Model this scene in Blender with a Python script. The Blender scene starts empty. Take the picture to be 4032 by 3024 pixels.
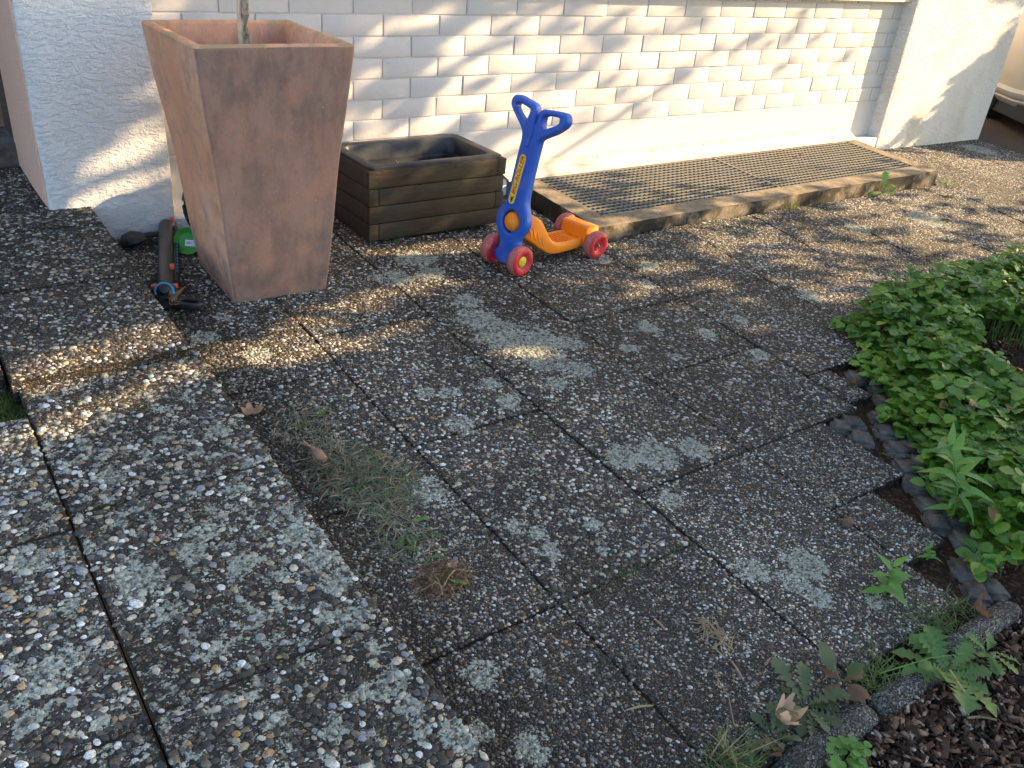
import bpy, bmesh, math, random, json
import numpy as np
from mathutils import Vector, Matrix, Euler
random.seed(7); rng=np.random.default_rng(11)
R=math.radians
scene=bpy.context.scene
# ---------------------------------------------------------------- camera
ROT=np.array([[0.809032, -0.581436, 0.086025], [-0.22488, -0.441427, -0.868661], [0.543044, 0.683429, -0.487881]])      # world -> camera (x right, y down, z forward)
CAM=Vector((-1.5621,-3.1280,0.8842))
cd=bpy.data.cameras.new('camera'); cam=bpy.data.objects.new('camera',cd); scene.collection.objects.link(cam)
m3=Matrix((ROT[0],-ROT[1],-ROT[2])).transposed()
cam.matrix_world=Matrix.Translation(CAM)@m3.to_4x4()
cd.sensor_width=36; cd.lens=3391.9/4032*36; cd.clip_end=500; cd.clip_start=.02
scene.camera=cam
# ---------------------------------------------------------------- sky, sun, exposure
SUN=Vector((1,-.35,.4)).normalized()                 # direction towards the sun
w=bpy.data.worlds.new('World'); scene.world=w; w.use_nodes=True
nt=w.node_tree; bg=nt.nodes['Background']
sky=nt.nodes.new('ShaderNodeTexSky'); sky.sky_type='NISHITA'; sky.sun_disc=False
sky.sun_elevation=math.asin(SUN.z); sky.sun_rotation=math.atan2(SUN.x,SUN.y)
sky.air_density=1.0; sky.dust_density=1.2; sky.ozone_density=.9
nt.links.new(sky.outputs[0],bg.inputs[0]); bg.inputs[1].default_value=.115
sd=bpy.data.lights.new('sun','SUN'); sd.energy=5; sd.angle=R(.5); sd.color=(1,.70,.38)
so=bpy.data.objects.new('sun',sd); scene.collection.objects.link(so)
so.rotation_euler=SUN.to_track_quat('Z','Y').to_euler(); so.location=(8,-5,5)
scene.view_settings.view_transform='Standard'; scene.view_settings.look='None'
scene.view_settings.exposure=1.95; scene.view_settings.gamma=1
scene.cycles.max_bounces=6; scene.cycles.diffuse_bounces=4

# ---------------------------------------------------------------- helpers
COL=scene.collection
def tag(o,label=None,cat=None,group=None,kind=None):
    if label:o['label']=label
    if cat:o['category']=cat
    if group:o['group']=group
    if kind:o['kind']=kind
    return o
def empty(name,loc=(0,0,0),label=None,cat=None,group=None,rot=(0,0,0)):
    o=bpy.data.objects.new(name,None); COL.objects.link(o); o.location=loc; o.rotation_euler=rot; o.empty_display_size=.05
    return tag(o,label,cat,group)
def link(name,me,mat,parent=None,smooth=False,loc=None,rot=None):
    o=bpy.data.objects.new(name,me); COL.objects.link(o)
    for m_ in (mat if isinstance(mat,(list,tuple)) else [mat]):
        if m_: me.materials.append(m_)
    if smooth: me.polygons.foreach_set('use_smooth',[True]*len(me.polygons))
    if parent: o.parent=parent
    if loc is not None:o.location=loc
    if rot is not None:o.rotation_euler=rot
    return o
def pymesh(name,v,f,mat,parent=None,smooth=False,**k):
    me=bpy.data.meshes.new(name); me.from_pydata([tuple(map(float,p)) for p in v],[],f); me.update()
    return link(name,me,mat,parent,smooth,**k)
def npmesh(name,v,f,mat,parent=None,smooth=False,attrs=None,fattrs=None):
    """v (n,3), f (m,k) equal-sided faces"""
    v=np.asarray(v,np.float32); f=np.asarray(f,np.int32)
    me=bpy.data.meshes.new(name); me.vertices.add(len(v)); me.vertices.foreach_set('co',v.ravel())
    k=f.shape[1]; me.loops.add(f.size); me.loops.foreach_set('vertex_index',f.ravel())
    me.polygons.add(len(f)); me.polygons.foreach_set('loop_start',np.arange(len(f),dtype=np.int32)*k)
    me.polygons.foreach_set('loop_total',np.full(len(f),k,np.int32))
    me.update(calc_edges=True)
    for a,d in (attrs or {}).items():
        t=me.attributes.new(a,'FLOAT','POINT'); t.data.foreach_set('value',np.asarray(d,np.float32))
    for a,d in (fattrs or {}).items():
        t=me.attributes.new(a,'FLOAT','FACE'); t.data.foreach_set('value',np.asarray(d,np.float32))
    return link(name,me,mat,parent,smooth)
class MB:
    def __init__(s): s.v=[];s.f=[]
    def add(s,v,f):
        n=len(s.v); s.v+= [tuple(p) for p in v]; s.f+=[tuple(i+n for i in q) for q in f]; return s
    def box(s,x0,x1,y0,y1,z0,z1,M=None):
        v=[Vector((x,y,z)) for z in (z0,z1) for y in (y0,y1) for x in (x0,x1)]
        if M is not None: v=[M@p for p in v]
        return s.add(v,[(0,2,3,1),(4,5,7,6),(0,1,5,4),(2,6,7,3),(0,4,6,2),(1,3,7,5)])
    def loft(s,rings,closed=True,caps=True):
        n0=len(s.v);k=len(rings[0])
        for r in rings: s.v+=[tuple(p) for p in r]
        for i in range(len(rings)-1):
            for j in range(k if closed else k-1):
                a=n0+i*k+j;b=n0+i*k+(j+1)%k; s.f.append((a,b,b+k,a+k))
        if caps and closed:
            s.f.append(tuple(n0+j for j in range(k))[::-1]); s.f.append(tuple(n0+(len(rings)-1)*k+j for j in range(k)))
        return s
    def tube(s,pts,rad,k=10,caps=True):
        pts=[Vector(p) for p in pts]; rs=rad if isinstance(rad,(list,tuple)) else [rad]*len(pts)
        rings=[]; up=Vector((0,0,1))
        for i,p in enumerate(pts):
            t=(pts[min(i+1,len(pts)-1)]-pts[max(i-1,0)]).normalized()
            a=t.cross(up); 
            if a.length<.05: a=t.cross(Vector((1,0,0)))
            a.normalize(); b=a.cross(t).normalized(); 
            rings.append([p+rs[i]*(math.cos(2*math.pi*j/k)*a+math.sin(2*math.pi*j/k)*b) for j in range(k)])
        return s.loft(rings,caps=caps)
    def lathe(s,prof,k=32,M=None):
        """prof list of (r, z) about local z"""
        rings=[]
        for r,z in prof:
            ring=[Vector((r*math.cos(2*math.pi*j/k),r*math.sin(2*math.pi*j/k),z)) for j in range(k)]
            rings.append([M@p for p in ring] if M is not None else ring)
        return s.loft(rings,caps=True)
    def build(s,name,mat,parent=None,smooth=False,bevel=0,seg=2,angle=None,recalc=True):
        me=bpy.data.meshes.new(name); me.from_pydata(s.v,[],s.f); me.update()
        bm=bmesh.new(); bm.from_mesh(me)
        if recalc: bmesh.ops.recalc_face_normals(bm,faces=bm.faces)
        if bevel:
            es=[e for e in bm.edges if len(e.link_faces)==2 and e.calc_face_angle(0)>(angle or .6)]
            bmesh.ops.bevel(bm,geom=es,offset=bevel,segments=seg,affect='EDGES',profile=.6)
        bm.to_mesh(me); bm.free()
        o=link(name,me,mat,parent,smooth)
        if smooth and hasattr(me,'set_sharp_from_angle'): me.set_sharp_from_angle(angle=R(40))
        return o
def basis(o,x,y,z):
    x=Vector(x).normalized();y=Vector(y).normalized();z=Vector(z).normalized()
    M=Matrix((x,y,z)).transposed().to_4x4(); M.translation=Vector(o); return M
def ss_(t): t=np.clip(t,0,1); return t*t*(3-2*t)
def hb(x,y): return .026*ss_((np.asarray(x)-.75)/.45)*ss_((np.asarray(y)+1.25)/.5)
def gz(x,y): return float(-.262+.06*y-.015*x+hb(x,y))
def noise3(x,y,z,seed=0):
    """cheap vectorised value noise"""
    def h(i,j,k): 
        n=(i*374761393+j*668265263+k*2147483647//7+seed*1274126177)&0xffffffff
        n=((n^(n>>13))*1274126177)&0xffffffff
        return ((n^(n>>16))&0xffff)/65535.
    x=np.asarray(x,float);y=np.asarray(y,float);z=np.asarray(z,float)
    xi=np.floor(x).astype(np.int64);yi=np.floor(y).astype(np.int64);zi=np.floor(z).astype(np.int64)
    fx=x-xi;fy=y-yi;fz=z-zi; fx=fx*fx*(3-2*fx);fy=fy*fy*(3-2*fy);fz=fz*fz*(3-2*fz)
    r=0
    for a in (0,1):
        for b in (0,1):
            for c in (0,1):
                r=r+h(xi+a,yi+b,zi+c)*(fx if a else 1-fx)*(fy if b else 1-fy)*(fz if c else 1-fz)
    return r
# ---------------------------------------------------------------- node material helper
class NM:
    def __init__(s,name):
        s.m=bpy.data.materials.new(name); s.m.use_nodes=True; s.t=s.m.node_tree; s.b=s.t.nodes['Principled BSDF']; s.o=s.t.nodes['Material Output']
    def n(s,t,**k):
        q=s.t.nodes.new('ShaderNode'+t)
        for a,v in k.items():
            if hasattr(q,a) and not a[0].isupper(): setattr(q,a,v)
        return q
    def l(s,a,b): s.t.links.new(a,b)
    def val(s,x,sock):
        if isinstance(x,(int,float)): sock.default_value=x
        elif isinstance(x,(tuple,list)): sock.default_value=tuple(x)+((1,) if len(x)==3 and len(sock.default_value)==4 else ())
        else: s.l(x,sock)
    def math(s,op,a,b=0,c=None,clamp=False):
        q=s.n('Math',operation=op,use_clamp=clamp); s.val(a,q.inputs[0]); s.val(b,q.inputs[1])
        if c is not None:s.val(c,q.inputs[2])
        return q.outputs[0]
    def mix(s,f,a,b,blend='MIX'):
        q=s.n('Mix',data_type='RGBA',blend_type=blend); s.val(f,q.inputs[0]); s.val(a,q.inputs[6]); s.val(b,q.inputs[7]); return q.outputs[2]
    def ss(s,x,a,b,lo=0,hi=1):
        q=s.n('MapRange',interpolation_type='SMOOTHSTEP'); s.val(x,q.inputs[0]); s.val(a,q.inputs[1]); s.val(b,q.inputs[2]); s.val(lo,q.inputs[3]); s.val(hi,q.inputs[4]); return q.outputs[0]
    def coord(s,scale=None,kind='Object'):
        v=s.n('TexCoord').outputs['Object'] if kind!='World' else None
        if kind=='World': v=s.n('NewGeometry').outputs['Position']
        if scale is not None:
            mp=s.n('Mapping'); s.l(v,mp.inputs[0]); mp.inputs[3].default_value=scale if isinstance(scale,(tuple,list)) else (scale,)*3; v=mp.outputs[0]
        return v
    def noise(s,v,scale=5,detail=4,rough=.5,dist=0,col=False):
        q=s.n('TexNoise'); s.l(v,q.inputs['Vector']); q.inputs['Scale'].default_value=scale; q.inputs['Detail'].default_value=detail; q.inputs['Roughness'].default_value=rough; q.inputs['Distortion'].default_value=dist
        return q.outputs['Color' if col else 'Fac']
    def voro(s,v,scale=5,feature='F1',out='Distance',rand=1):
        q=s.n('TexVoronoi',feature=feature); s.l(v,q.inputs['Vector']); s.val(scale,q.inputs['Scale']); q.inputs['Randomness'].default_value=rand
        return q.outputs[out]
    def ramp(s,f,stops,interp='LINEAR'):
        q=s.n('ValToRGB'); s.l(f,q.inputs[0]); e=q.color_ramp.elements; q.color_ramp.interpolation=interp
        while len(e)<len(stops): e.new(.5)
        for i,(p,c) in enumerate(stops): e[i].position=p; e[i].color=tuple(c)+(1,)
        return q.outputs[0]
    def attr(s,name):
        q=s.n('Attribute'); q.attribute_name=name; return q.outputs['Fac']
    def bump(s,h,dist=.01,strength=1,prev=None):
        q=s.n('Bump'); s.l(h,q.inputs['Height']); q.inputs['Distance'].default_value=dist; q.inputs['Strength'].default_value=strength
        if prev is not None:s.l(prev,q.inputs['Normal'])
        return q.outputs[0]
    def set(s,color=None,rough=None,normal=None,metal=None,spec=None,**k):
        if color is not None:s.val(color,s.b.inputs['Base Color'])
        if rough is not None:s.val(rough,s.b.inputs['Roughness'])
        if normal is not None:s.l(normal,s.b.inputs['Normal'])
        if metal is not None:s.val(metal,s.b.inputs['Metallic'])
        if spec is not None:s.val(spec,s.b.inputs['Specular IOR Level'])
        for a,v in k.items(): s.val(v,s.b.inputs[a.replace('_',' ')])
        return s.m

# ---------------------------------------------------------------- materials
def mat_pebble(name='pebble_concrete'):
    q=NM(name); base=q.coord(kind='World')
    sc=q.attr('pscale'); off=q.attr('poff')
    nz=q.noise(base,7,2,.5,col=True)
    vm=q.n('VectorMath',operation='SCALE'); q.l(nz,vm.inputs[0]); vm.inputs[3].default_value=.05
    va=q.n('VectorMath',operation='ADD'); q.l(base,va.inputs[0]); q.l(vm.outputs[0],va.inputs[1])
    cmb=q.n('CombineXYZ'); q.l(off,cmb.inputs[0]); q.l(off,cmb.inputs[1]); q.l(off,cmb.inputs[2])
    vb=q.n('VectorMath',operation='ADD'); q.l(va.outputs[0],vb.inputs[0]); q.l(cmb.outputs[0],vb.inputs[1])
    mp=q.n('Mapping'); q.l(vb.outputs[0],mp.inputs[0]); mp.inputs[2].default_value=(0,0,.5); mp.inputs[3].default_value=(1,1.28,1.5)
    v=mp.outputs[0]
    s1=q.math('MULTIPLY',sc,125)
    s2=q.math('MULTIPLY',sc,230)
    c1=q.voro(v,s1,'F1','Color'); e1=q.voro(v,s1,'DISTANCE_TO_EDGE','Distance')
    c2=q.voro(v,s2,'F1','Color'); e2=q.voro(v,s2,'DISTANCE_TO_EDGE','Distance')
    sep=q.n('SeparateColor'); q.l(c1,sep.inputs[0]); r1,g1,b1=sep.outputs[0],sep.outputs[1],sep.outputs[2]
    sep2=q.n('SeparateColor'); q.l(c2,sep2.inputs[0]); r2,g2=sep2.outputs[0],sep2.outputs[1]
    stops=[(0,(0.032,0.028,0.023)),(.16,(0.072,0.059,0.045)),(.32,(0.043,0.043,0.043)),(.45,(0.123,0.099,0.070)),(.56,(0.065,0.058,0.052)),(.64,(0.290,0.210,0.123)),(.71,(0.145,0.135,0.122)),(.77,(0.435,0.326,0.203)),(.82,(0.246,0.232,0.210)),(.865,(0.454,0.522,0.392)),(.90,(0.123,0.052,0.035)),(.92,(0.670,0.637,0.572)),(.97,(0.799,0.788,0.756))]
    p1=q.ramp(r1,stops,'CONSTANT'); p2=q.ramp(r2,stops,'CONSTANT')
    fn=q.noise(v,420,3,.6)
    # some cells carry no large pebble, so small ones show
    th=q.math('MULTIPLY_ADD',g1,.15,.03); th2=q.math('ADD',th,.05)
    m1=q.ss(e1,th,th2); skip=q.ss(b1,.72,.73,1,0); m1=q.math('MULTIPLY',m1,skip)
    m2=q.ss(e2,.07,.15); m2=q.math('MULTIPLY',m2,q.ss(g2,.15,.2))
    matrix=q.mix(fn,(.016,.014,.012),(.050,.045,.038))
    col=q.mix(m2,matrix,p2); col=q.mix(m1,col,p1)
    # veins and grime on the pebbles
    big=q.noise(base,1.7,3,.6); g=q.ss(big,.38,.68,.72,1.15)
    gc=q.n('CombineColor'); 
    for i in range(3): q.l(g,gc.inputs[i])
    col=q.mix(1,col,gc.outputs[0],'MULTIPLY')
    spk=q.ss(q.noise(v,260,3,.7),.40,.62,.60,1.1); sc_=q.n('CombineColor')
    for i in range(3): q.l(spk,sc_.inputs[i])
    col=q.mix(1,col,sc_.outputs[0],'MULTIPLY')
    # dirt at the joints
    ed=q.attr('edge'); dn=q.noise(base,35,4,.6); dm=q.math('MULTIPLY',ed,q.ss(dn,.38,.62),clamp=True)
    col=q.mix(q.math('MULTIPLY',dm,.85),col,(.030,.021,.012))
    # lichen crusts

    tn=q.attr('tone'); tc_=q.n('CombineColor')
    for i in range(3): q.l(tn,tc_.inputs[i])
    col=q.mix(1,col,tc_.outputs[0],'MULTIPLY')
    L=q.attr('lichen'); n1=q.noise(base,38,5,.62); n2=q.noise(base,170,3,.6)
    lv=q.math('ADD',L,q.math('ADD',q.math('MULTIPLY_ADD',n1,1.7,-.85),q.math('MULTIPLY_ADD',n2,.9,-.45)))
    lm=q.math('MULTIPLY',q.ss(lv,.50,.56),q.ss(q.noise(base,75,5,.75),.40,.50,.10,1)); inner=q.ss(lv,.56,.95)
    lc=q.mix(q.ss(q.noise(base,130,4,.75),.35,.65),(.13,.14,.105),(.56,.58,.49)); lc=q.mix(inner,(.47,.50,.42),lc)
    lm=q.math('MULTIPLY',lm,q.ss(b1,.10,.12))
    col=q.mix(q.math('MULTIPLY',lm,.88),col,lc)
    h1=q.math('SQRT',q.math('MINIMUM',e1,.45)); h2=q.math('MULTIPLY',q.math('SQRT',q.math('MINIMUM',e2,.4)),.5)
    h=q.math('ADD',q.math('MULTIPLY',m2,h2),q.math('MULTIPLY',m1,q.math('ADD',h1,.1)))
    h=q.math('ADD',h,q.math('MULTIPLY',fn,.07)); h=q.math('ADD',h,q.math('MULTIPLY',lm,q.math('MULTIPLY',q.noise(base,300,2),.6)))
    rough=q.math('MULTIPLY_ADD',m1,-.22,.86)
    return q.set(col,rough,q.bump(h,.0055,1.0),spec=.35)
def mat_stone_pebble():
    q=NM('pebble'); base=q.coord(kind='World'); r=q.attr('pc'); 
    c=q.ramp(r,PSTOPS,'CONSTANT'); n=q.noise(base,190,4,.7); n0=q.noise(base,420,3,.7)
    c=q.mix(q.ss(n,.42,.66,0,.55),c,(.045,.038,.030)); c=q.mix(q.ss(n0,.60,.70,0,.35),c,(.30,.28,.24))

    tn=q.attr('tone'); tc_=q.n('CombineColor')
    for i in range(3): q.l(tn,tc_.inputs[i])
    c=q.mix(1,c,tc_.outputs[0],'MULTIPLY')
    L=q.attr('lichen'); n1=q.noise(base,38,5,.62); n2=q.noise(base,170,3,.6)
    lv=q.math('ADD',L,q.math('ADD',q.math('MULTIPLY_ADD',n1,1.7,-.85),q.math('MULTIPLY_ADD',n2,.9,-.45)))
    lm=q.math('MULTIPLY',q.ss(lv,.50,.56),q.ss(q.noise(base,75,5,.75),.40,.50,.10,1)); inner=q.ss(lv,.56,.95)
    lc=q.mix(q.ss(q.noise(base,130,4,.75),.35,.65),(.13,.14,.105),(.56,.58,.49)); lc=q.mix(inner,(.47,.50,.42),lc)
    c=q.mix(q.math('MULTIPLY',lm,.84),c,lc)
    big=q.ss(q.noise(base,1.7,3,.6),.38,.68,.78,1.12); gc=q.n('CombineColor')
    for i in range(3): q.l(big,gc.inputs[i])
    c=q.mix(1,c,gc.outputs[0],'MULTIPLY')
    return q.set(c,q.math('MULTIPLY_ADD',lm,.3,.58),q.bump(q.math('ADD',n0,q.math('MULTIPLY',lm,n2)),.0010,1),spec=.4)
PSTOPS=[(0,(.034,.031,.028)),(.14,(.066,.056,.043)),(.28,(.042,.043,.044)),(.39,(.110,.090,.063)),(.46,(.055,.051,.047)),(.54,(.19,.155,.105)),(.595,(.115,.112,.106)),(.65,(.42,.33,.20)),(.69,(.28,.275,.26)),(.735,(.58,.50,.37)),(.775,(.13,.060,.040)),(.79,(.45,.26,.11)),(.82,(.60,.53,.41)),(.885,(.80,.79,.75)),(.955,(.30,.31,.34))]
def mat_paint(name,col=(.80,.79,.78),amp=.003,sc=60,stain=.1,coarse=0.,tint=(.55,.5,.42)):
    q=NM(name); v=q.coord(kind='World')
    n=q.noise(v,sc,5,.65); n2=q.noise(v,sc*4,3,.6); big=q.noise(v,2.5,4,.6)
    c=q.mix(q.ss(big,.45,.75,0,stain),col,tint)
    sp=q.ss(q.noise(v,sc*1.3,4,.7),.62,.72,0,.35*min(1,stain*4)); c=q.mix(sp,c,tint)
    h=q.math('ADD',q.math('MULTIPLY',n,1),q.math('MULTIPLY',n2,.25))
    if coarse:
        vv=q.coord((1,1,2.3),'World')
        k=q.ss(q.noise(vv,30,4,.65,.3),.56,.40); h=q.math('ADD',h,q.math('MULTIPLY',k,coarse))
    return q.set(c,.85,q.bump(h,amp,1.0),spec=.25)
def mat_simple(name,col,rough=.5,sc=40,var=.25,amp=0,metal=0,spec=.5,stretch=(1,1,1),dirt=None,dirtamt=0,**k):
    q=NM(name); v=q.coord(stretch,'Object'); n=q.noise(v,sc,5,.6)
    a=tuple(x*(1-var) for x in col); b=tuple(min(1,x*(1+var)) for x in col)
    c=q.mix(q.ss(n,.3,.7),a,b)
    if dirt: c=q.mix(q.math('MULTIPLY',q.ss(q.noise(v,sc*.35,5,.65),.45,.65),dirtamt),c,dirt)
    nm=q.bump(q.noise(v,sc*2,4,.6),amp,1) if amp else None
    return q.set(c,rough,nm,metal,spec,**k)
M_PEB=mat_pebble(); M_PST=mat_stone_pebble()
M_BRICK=mat_paint('white_painted_brick',(.60,.585,.575),.0012,70,.16,0,(.62,.56,.47))
M_STUCCO=mat_paint('white_rough_stucco',(.68,.69,.71),.0045,38,.05,.45,(.60,.57,.52))
M_STUCCO2=mat_paint('weathered_stucco',(.72,.70,.66),.004,60,.55,.7,(.50,.44,.34))
M_PINK=mat_paint('salmon_stucco',(.72,.46,.37),.003,55,.15,.4,(.6,.42,.33))
M_SILL=mat_paint('sill_paint',(.72,.68,.60),.001,60,.2)
M_CONC=None
def mat_conc(name,c1,c2,moss=.3,amp=.003,side_dark=0.):
    q=NM(name); v=q.coord(kind='World'); n=q.noise(v,22,6,.7); f=q.noise(v,240,3,.7)
    c=q.mix(q.ss(n,.3,.72),c1,c2); c=q.mix(q.ss(q.noise(v,9,5,.7),.52,.70,0,moss),c,(.17,.13,.055))
    c=q.mix(q.ss(q.noise(v,60,4,.7),.64,.70,0,.6),c,(.42,.41,.36))
    c=q.mix(q.ss(f,.60,.68,0,.6),c,(.05,.045,.04))
    gn=q.n('SeparateXYZ'); q.l(q.n('NewGeometry').outputs['Normal'],gn.inputs[0]); up=q.ss(gn.outputs[2],.75,.35); c=q.mix(q.math('MULTIPLY',q.math('MULTIPLY',up,side_dark),q.ss(q.noise(v,6,5,.7),.36,.56)),c,(.022,.019,.015))  # faces turned sideways get darker in noise patches
    return q.set(c,.9,q.bump(q.math('ADD',n,q.math('MULTIPLY',f,.4)),amp,1),spec=.2)
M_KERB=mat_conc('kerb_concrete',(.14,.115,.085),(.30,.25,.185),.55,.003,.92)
M_EDGE=mat_conc('edging_concrete',(.09,.086,.076),(.30,.29,.26),.1,.016,.1)
def mat_edging():
    q=NM('granular_concrete'); v=q.coord(kind='World'); c1=q.voro(v,330,'F1','Color'); e=q.voro(v,330,'F1','Distance'); sp=q.n('SeparateColor'); q.l(c1,sp.inputs[0])
    c=q.ramp(sp.outputs[0],[(0,(.05,.047,.042)),(.3,(.12,.115,.10)),(.55,(.20,.19,.17)),(.78,(.33,.32,.29)),(.93,(.55,.54,.50))],'CONSTANT'); n=q.noise(v,16,5,.7)
    c=q.mix(q.ss(n,.42,.68,0,.75),c,(.045,.042,.035)); c=q.mix(q.ss(q.noise(v,9,4,.6),.55,.7,0,.5),c,(.07,.085,.035))
    return q.set(c,.92,q.bump(q.math('ADD',q.math('SUBTRACT',1,e),q.noise(v,60,4,.7)),.007,1),spec=.2)
M_EDGE=mat_edging()
M_STONE=mat_conc('dark_stone',(.055,.050,.046),(.15,.14,.13),.15,.003)
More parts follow.
